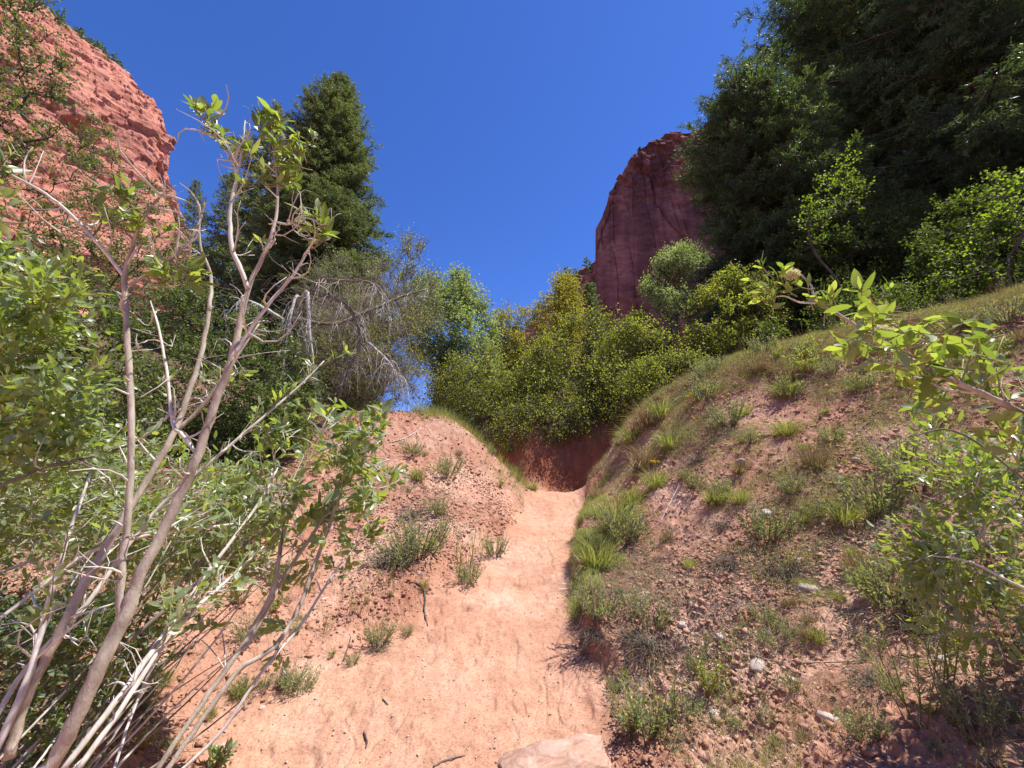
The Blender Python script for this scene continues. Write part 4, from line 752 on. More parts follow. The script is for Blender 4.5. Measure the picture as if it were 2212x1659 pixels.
leafy('willow_shrub', 'willow crown just outside the frame that shades the bottom right corner', 'shrub', [(2500,300),(3000,300),(3200,900),(3000,1300),(2500,1300),(2400,800)], 1.7, .4, (4.6,1.4), 'willow', 'paletwig', 170, 30, .25, .08, .36, -.1, None, 59, 6, .02, 4, 'leaf', gscale=1.5, twigr=.003)
# tufts of white down caught on the bough
for (u, v, Y, sz), lb in (((1709,592,1.36,.026), 'clump of white seed down near the tip of the right bough'), ((1905,714,1.30,.027), 'flattened tuft of pinkish white down on the orange twig of the right bough')):
    rs(int(u)); p = at(u, v, Y); g = Geo(); n = 900; q = norm(RNG.normal(size=(n, 3))); blades(g, q*sz*RNG.uniform(.1, .9, (n, 1))*np.array([1.2, .8, .75]), norm(q+RNG.normal(size=(n, 3))*1.2), .010, .004, None, 'kite')
    tag(g.build('seed_down', M['fluff'], None, None, False, tuple(p)), lb, 'seed down', 'tufts of white down on the bough')

# ------------------------------------------------------------------ dead limbs left of the gap
rs(60); bd_ = np.array([-5.2, 8.2, 0]); bd_[2] = float(H(bd_[:1], bd_[1:2])[0])
dt = thing('dead_tree', 'dead tree with bleached limbs drooping like a mop behind the willow', 'tree', bd_)
def limb(pts, m_='grey', sides=8, nm='branch'): return branch(dt, pts, m_, sides, .12, nm)
DL = [limb([(560,1000,8.2,14),(575,860,8.1,12),(600,740,8.0,11),(640,660,7.9,10),(675,636,7.8,8),(720,645,7.8,7),(755,668,7.8,6),(768,696,7.8,5.5),(779,728,7.8,5),(774,760,7.8,4),(755,792,7.8,3),(742,830,7.8,1.5)], 'greytwig', 9, 'trunk'),
 limb([(640,662,7.9,7),(685,611,7.8,6),(710,605,7.8,5.5),(755,607,7.8,5),(797,610,7.8,4.5),(819,632,7.8,4),(832,655,7.8,3),(850,700,7.8,1.5)], 'greytwig'),
 limb([(645,655,7.8,6),(662,630,7.6,6.5),(665,660,7.6,6.5),(668,716,7.6,5.5),(675,770,7.6,4),(678,830,7.6,2)]),
 limb([(650,650,7.8,6),(640,640,7.6,5.5),(628,680,7.5,4.5),(618,740,7.5,3.5),(610,800,7.5,2)]),
 limb([(790,735,7.8,3.5),(806,748,7.7,3.5),(838,780,7.6,3),(861,812,7.6,1.5)]),
 limb([(600,700,8.0,7),(640,690,8.2,7),(720,700,8.6,7),(800,670,9,6),(870,640,9.4,4),(920,625,9.7,2)], 'greytwig'),
 limb([(610,690,8.0,7),(560,660,7.8,6),(520,650,7.6,4),(480,690,7.5,2.5)], 'grey')]
g = Geo(); ap = np.concatenate([l_[6:] for l_ in DL])
for i in range(240):
    p = ap[RNG.integers(0, len(ap))]; L_ = RNG.uniform(.18, .95); a = RNG.uniform(0, 6.28); h = RNG.uniform(.15, .6); s = np.linspace(0, 1, 7)[:,None]
    q = p+np.array([math.cos(a), math.sin(a), 0])*h*L_*s**.8+np.array([0, 0, -1])*L_*s**1.5+np.array([0, 0, .12])*s*(1-s)*4*L_; w = RNG.uniform(.004, .010)
    tube(g, q+RNG.normal(size=q.shape)*.006, w*(1-.8*s[:,0]), 5)
    for _ in range(2):
        j = RNG.integers(2, 6); e = q[j]+np.array([RNG.normal()*.12, RNG.normal()*.12, -RNG.uniform(.08, .3)]); tube(g, np.array([q[j], (q[j]+e)/2+RNG.normal(size=3)*.02, e]), np.array([w*.45, w*.35, w*.15]), 4)
g.build('twigs', M['grey'], dt, bd_, True)
g = Geo(); n = 700; A_ = ap[RNG.integers(0, len(ap), n)]+RNG.normal(size=(n, 3))*np.array([.35, .4, .25]); sticks(g, A_, A_+norm(RNG.normal(size=(n, 3))+np.array([.2, 0, -.5]))*RNG.uniform(.15, .6, (n, 1)), np.full(n, .006), np.full(n, .002), 3, .2, 3)
g.build('fine_twigs', M['greytwig'], dt, bd_)

# ------------------------------------------------------------------ loose stuff on the ground
def scatter(n, x0, x1, y0, y1, dens):
    x = RNG.uniform(x0, x1, n); y = RNG.uniform(y0, y1, n); k = RNG.random(n) < dens(x, y); x, y = x[k], y[k]
    return np.stack([x, y, H(x, y)], -1)
OCT = np.array([[1,0,0],[-1,0,0],[0,1,0],[0,-1,0],[0,0,1],[0,0,-1]], float); OF = np.array([[0,2,4],[2,1,4],[1,3,4],[3,0,4],[2,0,5],[1,2,5],[3,1,5],[0,3,5]])
def chips(g, P, sz, flat=.5, T=None):
    n = len(P); V = OCT[None]*sz[:,None,None]*RNG.uniform(.5, 1.2, (n, 6, 1))+RNG.normal(size=(n, 6, 3))*sz[:,None,None]*.22
    a = RNG.uniform(0, 6.28, n); c_, s_ = np.cos(a)[:,None], np.sin(a)[:,None]; x = V[...,0]*c_-V[...,1]*s_; y = V[...,0]*s_+V[...,1]*c_
    V = np.stack([x, y, V[...,2]*flat], -1)+P[:,None]; Fc = (np.arange(n)[:,None,None]*6+OF[None]).reshape(-1, 3)
    g.add(V.reshape(-1, 3), Fc, np.repeat(RNG.random(n) if T is None else T, 6))
def offpath(x, y): return 1-pathmask(x, y)
def rightside(x, y): return (x > np.interp(y, PY, PR))*1.0
CR = np.array([[1,0]])
crest = at([1400,1480,1540,1600,1700,1800,1900,2000,2212,2400], [880,850,805,798,765,750,720,695,640,600], [8.5,7.9,8.2,6.9,6.4,6.0,5.7,5.5,5.0,4.7])[:, :2]
def crestd(x, y):
    d = np.full(len(x), 99.); sgn = np.zeros(len(x))
    for i in range(len(crest)-1):
        a = crest[i]; b = crest[i+1]; ab = b-a; t = np.clip(((x-a[0])*ab[0]+(y-a[1])*ab[1])/(ab@ab), 0, 1); dx = x-a[0]-t*ab[0]; dy = y-a[1]-t*ab[1]; dd = np.hypot(dx, dy)
        s_ = np.sign(dx*1+dy*.6); m = dd < d; d = np.where(m, dd, d); sgn = np.where(m, s_, sgn)
    return d*sgn          # negative on the trail side of the crest
rs(70)
P = scatter(220000, -5, 7, 1.0, 11, lambda x, y: offpath(x, y)*np.clip(.35+.9*vn(x*1.5, y*1.5, seed=171), .12, 1)*np.clip(7/np.hypot(x, y)**1.2, .05, 1))
g = Geo(); chips(g, P+np.array([0, 0, .004]), RNG.uniform(.006, .019, len(P))*RNG.choice([.7, .7, 1, 1, 1, 1.4, 2.0], len(P))*np.clip(np.hypot(P[:,0], P[:,1])/5, 1, 1.35), .7); tag(g.build('dirt_clods', M['soil']), 'crumbled lumps of red earth lying on the banks', None, None, 'stuff')
P = scatter(130000, -5, 7, 1.0, 11, lambda x, y: (offpath(x, y)*np.clip(.15+.8*vn(x*1.1+5, y*1.1, seed=172), .02, 1)+.12)*np.clip(5/np.hypot(x, y)**1.2, .06, 1))
g = Geo(); chips(g, P+np.array([0, 0, .003]), RNG.uniform(.003, .010, len(P))*RNG.choice([.7,.7,1,1,1.3],len(P)), .5); tag(g.build('gravel', M['stone']), 'tiny pale stone chips strewn over the earth', None, None, 'stuff')
# dry stems, needles and leaf litter
P = scatter(240000, -5, 8, 1.0, 12, lambda x, y: offpath(x, y)*np.clip(-.05+1.3*vn(x*.9, y*.9, seed=173)+.15*rightside(x, y)*sst(1.0, 2.5, x)+.25*(x < -2.2), .012, 1)*np.clip(5/np.hypot(x, y)**1.1, .1, 1))
n = len(P); a = RNG.uniform(0, 6.28, n); L_ = RNG.uniform(.02, .13, n)[:,None]; d = np.stack([np.cos(a), np.sin(a), RNG.normal(size=n)*.18], -1)*L_; d[:,2] += (H(P[:,0]+d[:,0], P[:,1]+d[:,1], False)-H(P[:,0], P[:,1], False)); w = RNG.uniform(.0010, .0030, n)
g = Geo(); sticks(g, P+np.array([0, 0, .008]), P+d+np.array([0, 0, .012]), w, w*.5, 3, .18, 2); tag(g.build('twig_litter', M['greytwig']), 'fine dead twigs and stems littering the banks', None, None, 'stuff')
g = Geo(); m = RNG.random(n) < .5; Q = P[m]+RNG.normal(size=(m.sum(), 3))*np.array([.03, .03, 0]); Q[:,2] = H(Q[:,0], Q[:,1])+.006; blades(g, Q, np.stack([np.cos(a[m]), np.sin(a[m]), .15+0*a[m]], -1), RNG.uniform(.02, .05, len(Q)), RNG.uniform(.006, .016, len(Q)), None, 'kite', up=np.array([0, 0, 2.5])); tag(g.build('leaf_litter', M['dry']), 'dry curled leaves scattered on the banks', None, None, 'stuff')
# low grey green growth between the tufts
P = scatter(36000, .8, 8, 1.3, 9.8, lambda x, y: rightside(x, y)*offpath(x, y)*np.clip(-.04+1.8*fbm(x*1.4+3, y*1.4, seed=191)+.38*sst(1.6, 3.0, x)*sst(2.4, 4, y), 0, .95))
j = np.repeat(np.arange(len(P)), 12); hh = RNG.random(len(j))[:,None]**1.3; tl = norm(np.concatenate([RNG.normal(size=(len(P), 2))*.5, np.ones((len(P), 1))], 1))[j]
g = Geo(); Q = P[j]+tl*hh*.10+RNG.normal(size=(len(j), 3))*np.array([.008, .008, .004]); blades(g, Q, norm(tl+RNG.normal(size=(len(j), 3))*.8), RNG.uniform(.010, .024, len(j)), .005, np.repeat(RNG.random(len(P)), 12)*.6+.4*RNG.random(len(j)), 'kite'); tag(g.build('ground_cover', M['sage']), 'low grey green growth spread over the right bank', None, None, 'stuff')
g = Geo(); tv = norm(np.concatenate([RNG.normal(size=(len(P), 2))*.5, np.ones((len(P), 1))], 1)); sticks(g, P-np.array([0, 0, .01]), P+tv*.10, np.full(len(P), .0016), np.full(len(P), .0008), 3, .15, 2); tag(g.build('ground_cover_stems', M['greytwig']), 'grey stems of the low growth on the right bank', None, None, 'stuff')
rs(72); g = Geo()
for i in range(160):
    x = RNG.uniform(-.1, 3.4); y = RNG.uniform(11.25, 11.9); z = float(H(np.array([x]), np.array([y]))[0]); L_ = RNG.uniform(.15, .8); s_ = np.linspace(0, 1, 6)[:,None]; q = np.array([x, y, z])+np.array([RNG.normal()*.2, -.45-RNG.random()*.3, -1.0])*L_*s_**1.1+RNG.normal(size=(6, 3))*.015
    q[:,2] = np.maximum(q[:,2], H(q[:,0], q[:,1])+.01); tube(g, q, np.linspace(.006, .002, 6)*RNG.uniform(.5, 1.6), 4)
tag(g.build('exposed_roots', M['greytwig']), 'fine roots hanging down the shaded red bank at the bend', None, None, 'stuff')
# grass cover
def grass(name, label, P, h, w, m_, per=7, spread=.03, lean=.5, droop=.35):
    j = np.repeat(np.arange(len(P)), per); Q = P[j]+np.concatenate([RNG.normal(size=(len(j), 2))*spread, np.zeros((len(j), 1))], 1)
    D = norm(np.concatenate([RNG.normal(size=(len(j), 2))*lean, np.ones((len(j), 1))], 1)); g = Geo()
    blades(g, Q, D, h*RNG.uniform(.4, 1.2, len(j)), w, np.clip(np.repeat(RNG.random(len(P)), per)*.5+RNG.random(len(j))*.5, 0, 1), 'grass', droop=droop)
    return tag(g.build(name, M[m_]), label, None, None, 'stuff')
rs(71)
cd = lambda x, y: sst(-.75, -.15, crestd(x, y)+.35*vn(x*1.3, y*1.3, seed=181))*sst(2.6, 1.4, crestd(x, y))
pa_ = lambda x, y, q: np.clip(.45+1.3*fbm(x*1.4, y*1.4, seed=q), .04, 1)
P = scatter(26000, 2.2, 10, 2.5, 10.5, lambda x, y: cd(x, y)*pa_(x, y, 195)); grass('grass', 'green grass and weeds covering the crest of the right bank', P, .14, .004, 'grass', 7, .03, .75)
P = scatter(26000, 2.2, 10, 2.5, 10.5, lambda x, y: cd(x, y)*pa_(x, y, 196)); grass('dry_grass', 'straw coloured grass mixed through the crest of the right bank', P, .21, .003, 'dry', 6, .03, .7)
P = scatter(42000, .8, 8, 1.3, 9.5, lambda x, y: rightside(x, y)*offpath(x, y)*np.clip(-.20+1.8*fbm(x*1.9, y*1.9, seed=182)+.42*sst(1.5, 3, x)*sst(2.2, 3.5, y), 0, 1)); grass('grass', 'scattered short green grass on the face of the right bank', P, .080, .0028, 'grass', 8, .022, .8)
P = scatter(42000, .8, 8, 1.3, 9.5, lambda x, y: rightside(x, y)*offpath(x, y)*np.clip(-.20+1.8*fbm(x*1.8+9, y*1.8, seed=183)+.36*sst(1.5, 3, x)*sst(2.2, 3.5, y), 0, 1)); grass('dry_grass', 'withered grass scattered on the face of the right bank', P, .10, .0022, 'dry', 9, .025, 1.0, .5)
P = scatter(8000, -4.2, 1.2, 8.3, 12.4, lambda x, y: offpath(x, y)*np.clip(.5+1.6*fbm(x*2, y*2, seed=198), .05, 1)*sst(8.3, 9.0, y+.25*vn(x*2, y*2, seed=185)+.35*(x > -.6))*.9*(x < .6)); grass('grass', 'tall green grass along the back edge of the left mound', P, .30, .0045, 'grass', 6, .03, .4, .25)
P = scatter(5000, -7, -1.8, 1.2, 7.5, lambda x, y: np.clip(.1+1.1*fbm(x*1.3, y*1.3, seed=186), 0, 1)*sst(-1.9, -2.9, x+.12*y)); grass('grass', 'grass growing among the willow stems at lower left', P, .16, .004, 'grass', 8, .04, .6)
P = scatter(3500, -3.6, .6, 3.0, 9.0, lambda x, y: offpath(x, y)*.45*sst(.1, .5, vn(x*1.6, y*1.6, seed=187))); grass('dry_grass', 'thin straw stems standing on the left mound', P, .20, .0025, 'dry', 3, .015, .22, .15)

P = scatter(1500, 2.2, 10, 2.5, 10.5, lambda x, y: cd(x, y)*pa_(x, y, 197)); grass('dry_grass', 'tall seeding stalks standing above the crest grass', P, .42, .0028, 'dry', 4, .02, .25, .12)

rs(73)
eg = lambda x, y: sst(-.02, .06, x-np.interp(y, PY, PR))*sst(.62, .30, x-np.interp(y, PY, PR))*sst(3.3, 3.9, y)*sst(9.6, 8.6, y)*np.clip(.12+2.4*fbm(x*1.9, y*1.9, seed=201, o=3), .0, 1)
P = scatter(34000, .3, 2.6, 3.3, 9.6, eg); grass('grass', 'fine green grass hanging over the right edge of the trail', P, .15, .0028, 'grass', 9, .03, .65, .6)
P = scatter(20000, .3, 2.6, 3.3, 9.6, eg); grass('dry_grass', 'dead grass matted along the right edge of the trail', P, .13, .0022, 'dry', 9, .03, .9, .8)

# ------------------------------------------------------------------ plants one can point to
def tuft_proto(kind, seed):
    rs(seed); out = []
    if kind == 'sage':
        g = Geo(); gl = Geo()
        for i in range(46):
            a = RNG.uniform(0, 6.28); r_ = RNG.uniform(0, .07); b = np.array([math.cos(a)*r_, math.sin(a)*r_, -.01]); o_ = RNG.uniform(.2, 1.1)
            d = norm(np.array([math.cos(a)*o_, math.sin(a)*o_, 1.0])); L_ = RNG.uniform(.10, .21); s = np.linspace(0, 1, 5)[:,None]; Q = b+d*L_*s+np.array([0, 0, .04])*s**2; tube(g, Q, np.linspace(.0022, .0010, 5), 4)
            n = 16; t = RNG.uniform(.25, 1, n)[:,None]; B = b+d*L_*t+np.array([0, 0, .04])*t**2; blades(gl, B, norm(d+RNG.normal(size=(n, 3))*.75), RNG.uniform(.018, .034, n), .0065, None, 'kite')
        out = [('stems', g, 'greytwig'), ('leaves', gl, 'sage')]
    elif kind in ('grasst', 'dryt'):
        g = Geo(); n = 260; a = RNG.uniform(0, 6.28, n); r_ = RNG.uniform(0, .05, n); B = np.stack([np.cos(a)*r_, np.sin(a)*r_, -.01+0*a], -1); o_ = RNG.uniform(.05, .75, n)
        blades(g, B, np.stack([np.cos(a)*o_, np.sin(a)*o_, 1+0*a], -1), RNG.uniform(.07, .22, n), .0030, None, 'grass', droop=.35); out = [('blades', g, 'grass' if kind == 'grasst' else 'dry')]
        g2 = Geo(); n = 70; a = RNG.uniform(0, 6.28, n); B = np.stack([np.cos(a)*.04, np.sin(a)*.04, 0*a], -1); blades(g2, B, np.stack([np.cos(a), np.sin(a), .55+0*a], -1), RNG.uniform(.06, .16, n), .0035, None, 'grass', droop=.5); out.append(('dead_blades', g2, 'dry'))
    elif kind == 'twig':
        g = Geo()
        for i in range(190):
            a = RNG.uniform(0, 6.28); d = norm(np.array([math.cos(a), math.sin(a), RNG.uniform(.05, 1.4)])); L_ = RNG.uniform(.04, .19); s = np.linspace(0, 1, 5)[:,None]; b = np.array([RNG.normal()*.035, RNG.normal()*.035, 0]); tube(g, b+d*L_*s+np.array([0, 0, -.07])*s**2+RNG.normal(size=3)*.035*s*(1.4-s), np.linspace(.0015, .0006, 5), 3)
        out = [('stems', g, 'greytwig')]
    elif kind == 'forb':
        g = Geo(); gl = Geo()
        for i in range(22):
            a = RNG.uniform(0, 6.28); o_ = RNG.uniform(.1, .8); d = norm(np.array([math.cos(a)*o_, math.sin(a)*o_, 1.0])); L_ = RNG.uniform(.10, .24); leafy_twig(g, gl, np.array([0, 0, -.01])+d*.01, d, L_, 14, .030, .28, .0016)
        out = [('stems', g, 'rust'), ('leaves', gl, 'willow')]
    elif kind == 'stalk':
        g = Geo(); gl = Geo()
        for i in range(9):
            d = norm(np.array([RNG.normal()*.16, RNG.normal()*.16, 1.0])); L_ = RNG.uniform(.18, .34); b = RNG.normal(size=3)*np.array([.03, .03, 0]); tube(g, np.array([b, b+d*L_*.6, b+d*L_+RNG.normal(size=3)*.02]), np.array([.0018, .0014, .0008]), 4)
            n = 12; blades(gl, b+d*L_*RNG.uniform(.1, .9, (n, 1)), norm(d+RNG.normal(size=(n, 3))*.3), RNG.uniform(.02, .05, n), .004, None, 'kite')
        out = [('stems', g, 'grass_stem'), ('leaves', gl, 'grass')]
    return out
M['grass_stem'] = bark_mat('green_stem', (.14,.17,.05), (.26,.28,.10), 30, .2)
PROTO = {}
for k, nv in (('sage', 3), ('grasst', 3), ('dryt', 2), ('twig', 2), ('forb', 2), ('stalk', 2)):
    PROTO[k] = []
    for v_ in range(nv):
        parts = []
        for nm, g, m_ in tuft_proto(k, 300+len(PROTO)*10+v_):
            V = np.concatenate(g.V); FS = [np.concatenate(g.F[q]) for q in (3, 4) if g.F[q]]; parts.append((nm, mesh(nm, V, FS, M[m_], np.concatenate(g.T))))
        PROTO[k].append(parts)
KN = {'sage': ('sage_plant', 'sage plant'), 'grasst': ('grass_tuft', 'grass tuft'), 'dryt': ('dry_grass_tuft', 'grass tuft'), 'twig': ('dead_plant', 'dead plant'), 'forb': ('leafy_weed', 'weed'), 'stalk': ('stalky_weed', 'weed')}
def plant(kind, u, v, rad, label, group=None, sink=0.0):
    p, t = hit(u, v); sc_ = rad*t*1.25/F/.14; parts = PROTO[kind][RNG.integers(0, len(PROTO[kind]))]
    o = thing(KN[kind][0], label, KN[kind][1], p-np.array([0, 0, .01+sink]), group); o.rotation_euler = (RNG.normal()*.08, RNG.normal()*.08, RNG.uniform(0, 6.28)); o.scale = (sc_, sc_, sc_*RNG.uniform(.8, 1.1))
    for nm, me in parts: obj(nm, me, o)
    return o
rs(80)
LM, RB, TE = 'plants on the left mound', 'plants on the right bank', 'plants hanging over the right edge of the trail'
for a in [('sage',905,1200,52,'round grey green sage clump, largest on the left mound',LM),('sage',868,1220,42,'sage clump touching the left side of the largest one on the mound',LM),('twig',850,1215,60,'grey dead tuft behind the sage clumps on the mound',LM),
 ('sage',1070,1203,24,'small round sage tuft alone near the left edge of the trail',LM),('stalk',1000,1255,48,'upright stalky green weed close to the left edge of the trail',LM),('sage',1010,1262,28,'low sage at the foot of the stalky weed by the trail',LM),
 ('sage',965,1035,28,'bright green cushion high on the left mound',LM),('sage',888,990,22,'small green tuft below the top of the mound, left part',LM),('grasst',900,1045,24,'grass tuft left of the bright cushion on the mound',LM),('sage',945,1115,24,'sage tuft halfway up the mound above grey litter',LM),('twig',890,1115,40,'flat grey dead tuft halfway up the mound',LM),
 ('sage',815,1400,30,'brown and green sage low on the slope beside the trail',LM),('twig',820,1412,30,'dead stems under the low brown green sage',LM),('sage',650,1500,30,'flat green rosette at the sandy foot of the slope',LM),('sage',568,1487,16,'tiny green sprig left of the flat rosette',LM),('forb',915,1282,14,'tiny weed growing above the dark bent root',LM),
 ('stalk',770,1330,28,'thin green stalks on the lower slope left of the dark root',LM),('stalk',700,1370,26,'thin green stalks farther down the lower slope',LM),('stalk',838,1270,30,'green stalks above the bent root, left of it',LM),('sage',878,1375,14,'small dark tuft under the end of the bent root',LM),
 ('sage',760,1440,14,'pale sprig at the edge of the sand, left side',LM),('grasst',1150,1060,18,'grass at the tip of the mound where the trail bends',LM),('grasst',1095,1010,26,'tall grass on the shoulder of the mound by the bend',LM),('dryt',1120,1035,20,'straw tuft on the shoulder of the mound by the bend',LM),
 ('grasst',1330,1150,64,'big bright green grass clump overhanging the right edge of the trail',TE),('grasst',1290,1230,58,'round green grass clump below the biggest one at the trail edge',TE),('grasst',1370,1100,44,'green grass behind the biggest clump at the trail edge',TE),('sage',1350,1180,45,'sage mixed into the back of the biggest grass clump',TE),
 ('sage',1290,1335,44,'grey green sage bush perched on the lip of the trail cut',TE),('twig',1285,1375,44,'dead stems hanging below the sage on the trail cut',TE),('dryt',1275,1290,34,'dry grass between the grass clump and the perched sage',TE),('sage',1402,1352,44,'sage bush right of the perched one, on the bank edge',TE),('twig',1400,1395,60,'mop of dead stems hanging below the right hand sage bush',TE),
 ('grasst',1420,1060,40,'green grass tuft up the bank beside the bend',TE),('dryt',1390,1020,44,'dry pale grass at the bend of the trail',TE),('grasst',1365,960,40,'grass with yellow flowers above the shaded bank',TE),('dryt',1400,930,44,'tall dry weeds below the bleached log',TE),('grasst',1450,980,36,'grass tuft below the bleached log',TE),
 ('dryt',1290,1080,24,'seeding dry grass leaning over the trail at the bend',TE),('grasst',1430,900,40,'grass beside the lower end of the bleached log',TE),('twig',1450,955,36,'bundle of pale dead stems under the bleached log',TE),
 ('grasst',1545,1090,34,'dark green bunch grass near the middle of the right bank',RB),('sage',1500,1060,26,'small weed left of the dark bunch grass',RB),('grasst',1700,940,36,'green tuft high on the bank under the crest',RB),('sage',1580,930,34,'light green weeds under the crest of the bank, left part',RB),
 ('sage',1880,1110,60,'broad sage patch in the middle of the right bank',RB),('grasst',1830,1140,48,'grass at the left end of the broad sage patch',RB),('sage',1990,1070,56,'sage at the right end of the broad patch',RB),('twig',1700,1240,60,'grey dead mat below the middle of the bank',RB),('twig',1580,1220,44,'grey dead stems left of the dead mat',RB),
 ('sage',1660,1170,44,'sage above the grey dead mat',RB),('sage',1940,1020,44,'grey green plant above the broad sage patch',RB),('grasst',1700,860,34,'weed on the crest left of the arching bough',RB),('sage',1520,870,34,'grey green shrub on the lower crest',RB),('dryt',1600,1020,30,'dry tuft on the bare red part of the bank',RB),
 ('dryt',1850,1240,34,'yellowish tuft in the bare pocket at right',RB),('grasst',1880,1260,26,'green tuft beside the yellowish one at right',RB),('sage',1930,1320,62,'big green sage low at right',RB),('sage',2050,1290,70,'widest green sage low at right, under the willow leaves',RB),('twig',1980,1370,70,'dark dead base of the big sages low at right',RB),('forb',1880,1310,40,'weed with purple flowers between the low right sages',RB),
 ('sage',1400,1590,62,'leafy bush at the bottom edge right of the sandstone slab',RB),('forb',1370,1600,44,'leafy weed beside the sandstone slab',RB),('forb',1530,1510,44,'small leafed weed on clods near the bottom',RB),('stalk',1440,1600,60,'thin stalks rising from the bottom bush',RB),('sage',1650,1350,24,'faint grey weed on the bare clods',RB),
 ('stalk',2010,1590,90,'tall green grass stems in the bottom right shade',RB),('stalk',2060,1500,90,'second group of tall stems in the bottom right shade',RB),('sage',2120,1600,50,'pale sage in the bottom right corner',RB),('sage',1870,1620,40,'pale weed in the shade near the bottom right',RB),('twig',1900,1500,60,'dead twigs in the bottom right shade',RB),('sage',1330,1490,18,'sparse sprig on the trail side near the bottom',RB),
 ('sage',2120,1200,44,'sage among the lower willow leaves at right',RB),('grasst',1600,1090,30,'grass right of the dark bunch grass',RB),('dryt',1760,1020,40,'dry tuft among the high weeds of the bank',RB)]:
    plant(*a)
# smaller growth, each described by what it stands beside
MARKS = [(905,1200,'largest mound sage'),(1000,1255,'stalky trailside weed'),(965,1035,'bright mound cushion'),(945,1115,'halfway sage'),(815,1400,'brown green lower sage'),(910,1320,'dark bent root'),(650,1500,'flat rosette'),(770,1180,'slender willow top'),
 (1657,1112,'upper angular stone'),(1395,1290,'stone above perched sage'),(1475,1345,'two pale stones by perched sage'),(1747,1277,'flat pale flake'),(1640,1465,'largest low stone'),(1545,1090,'dark bunch grass'),(1880,1110,'broad sage patch'),(1700,1240,'grey dead mat'),(1950,1320,'big low sages'),(1400,1590,'bottom bush'),(1450,870,'bleached log'),(1700,940,'high green tuft'),(1850,1000,'high white flake'),(1530,1510,'bottom clod weed'),(2010,1590,'tall shaded stems'),(1450,1090,'pale stick'),(1790,1560,'stone in the shade'),(1940,1020,'grey green high plant'),
 (1709,592,'arching bough tip'),(1600,805,'middle crest'),(1780,755,'arching bough'),(1900,714,'bough down tuft'),(2050,690,'bough leaves'),(2160,650,'right crest end'),
 (265,1340,'main willow fork'),(340,1440,'dark dead log'),(410,1235,'yellow flower cluster'),(516,1407,'slender willow fork'),(150,1580,'willow trunk foot'),(480,1610,'stone among stems'),(250,1500,'crossing pale stems')]
KW = {'sage': 'grey green sprig', 'grasst': 'green grass tuft', 'dryt': 'straw tuft', 'twig': 'dead twiggy tuft', 'forb': 'narrow leaved weed', 'stalk': 'stalky sprig'}
zones = [(LM,26,(640,1120,950,1420),(7,15),['sage','stalk','dryt','forb'],0,8,'on the mound'),(RB,100,(1330,2200,880,1640),(12,32),['sage','dryt','grasst','twig','sage'],8,26,'on the bank'),
 ('weeds on the grassy crest',44,(1480,2200,690,860),(18,40),['sage','forb','grasst','dryt','stalk'],26,32,'on the crest'),('small plants under the willow',30,(60,640,1250,1640),(16,40),['sage','grasst','twig','forb'],32,39,'on the ground')]
rs(81); USED = set()
for gname, n, (u0, u1, v0, v1), (r0, r1), kinds, m0, m1, where in zones:
    k = 0; tries = 0
    while k < n and tries < n*12:
        tries += 1
        u, v = RNG.uniform(u0, u1), RNG.uniform(v0, v1); kd = kinds[RNG.integers(0, len(kinds))]; rad = RNG.uniform(r0, r1)
        mk = min(MARKS[m0:m1], key=lambda q: (q[0]-u)**2+(q[1]-v)**2); dx, dy = u-mk[0], v-mk[1]
        dr = ('right of' if dx > 0 else 'left of') if abs(dx) > 2*abs(dy) else (('below' if dy > 0 else 'above') if abs(dy) > 2*abs(dx) else ('below ' if dy > 0 else 'above ')+('right of' if dx > 0 else 'left of'))
        lb = f"{'small ' if rad < (r0+r1)/2 else 'broad '}{KW[kd]} {where} {dr} the {mk[2]}"
        if lb in USED or len(lb.split()) > 16: continue
        p, t = hit(u, v)
        if pathmask(p[:1], p[1:2])[0] > .05 or t > 14 or (gname == LM and p[0] > 0.2) or (gname == RB and p[0] < np.interp(p[1], PY, PR)+.1): continue
        USED.add(lb); plant(kd, u, v, rad*.85, lb, gname); k += 1
# leafy sprout at the bottom of the frame
rs(82); p, t = hit(455, 1670); o = thing('leafy_sprout', 'young leafy sprout at the bottom edge left of the sand', 'sprout', p); g = Geo(); gl = Geo()
for i in range(7): d = norm(np.array([RNG.normal()*.5, RNG.normal()*.3, 1])); leafy_twig(g, gl, p+RNG.normal(size=3)*.01, d, RNG.uniform(.05, .13), 8, .06, .32)
g.build('stems', M['rust'], o, p); gl.build('leaves', M['willow'], o, p)
# yellow flowers
for u, v, lb in [(1500,862,'yellow flower head on the weeds beside the bleached log'),(1415,1012,'yellow flower head over the bend of the trail'),(410,1235,'cluster of yellow flowers under the willow stems'),(733,1125,'single yellow flower behind the slender willow')]:
    rs(int(u)); p, t = hit(u, v+18); o = thing('yellow_flower', lb, 'flower', p, 'yellow flowers'); g = Geo(); gl = Geo(); hgt = 22*t/F
    for i in range(6):
        e = p+np.array([RNG.normal()*.25, RNG.normal()*.25, 1])*hgt; tube(g, np.array([p, (p+e)/2+RNG.normal(size=3)*.005, e]), np.array([.0018, .0014, .001]), 4); q = norm(RNG.normal(size=(14, 3))+np.array([0, 0, .6])); blades(gl, np.repeat(e[None], 14, 0), q, 4.5*t/F, 2.2*t/F, None, 'kite')
    g.build('stems', M['grass_stem'], o, p); gl.build('petals', M['flower'], o, p)

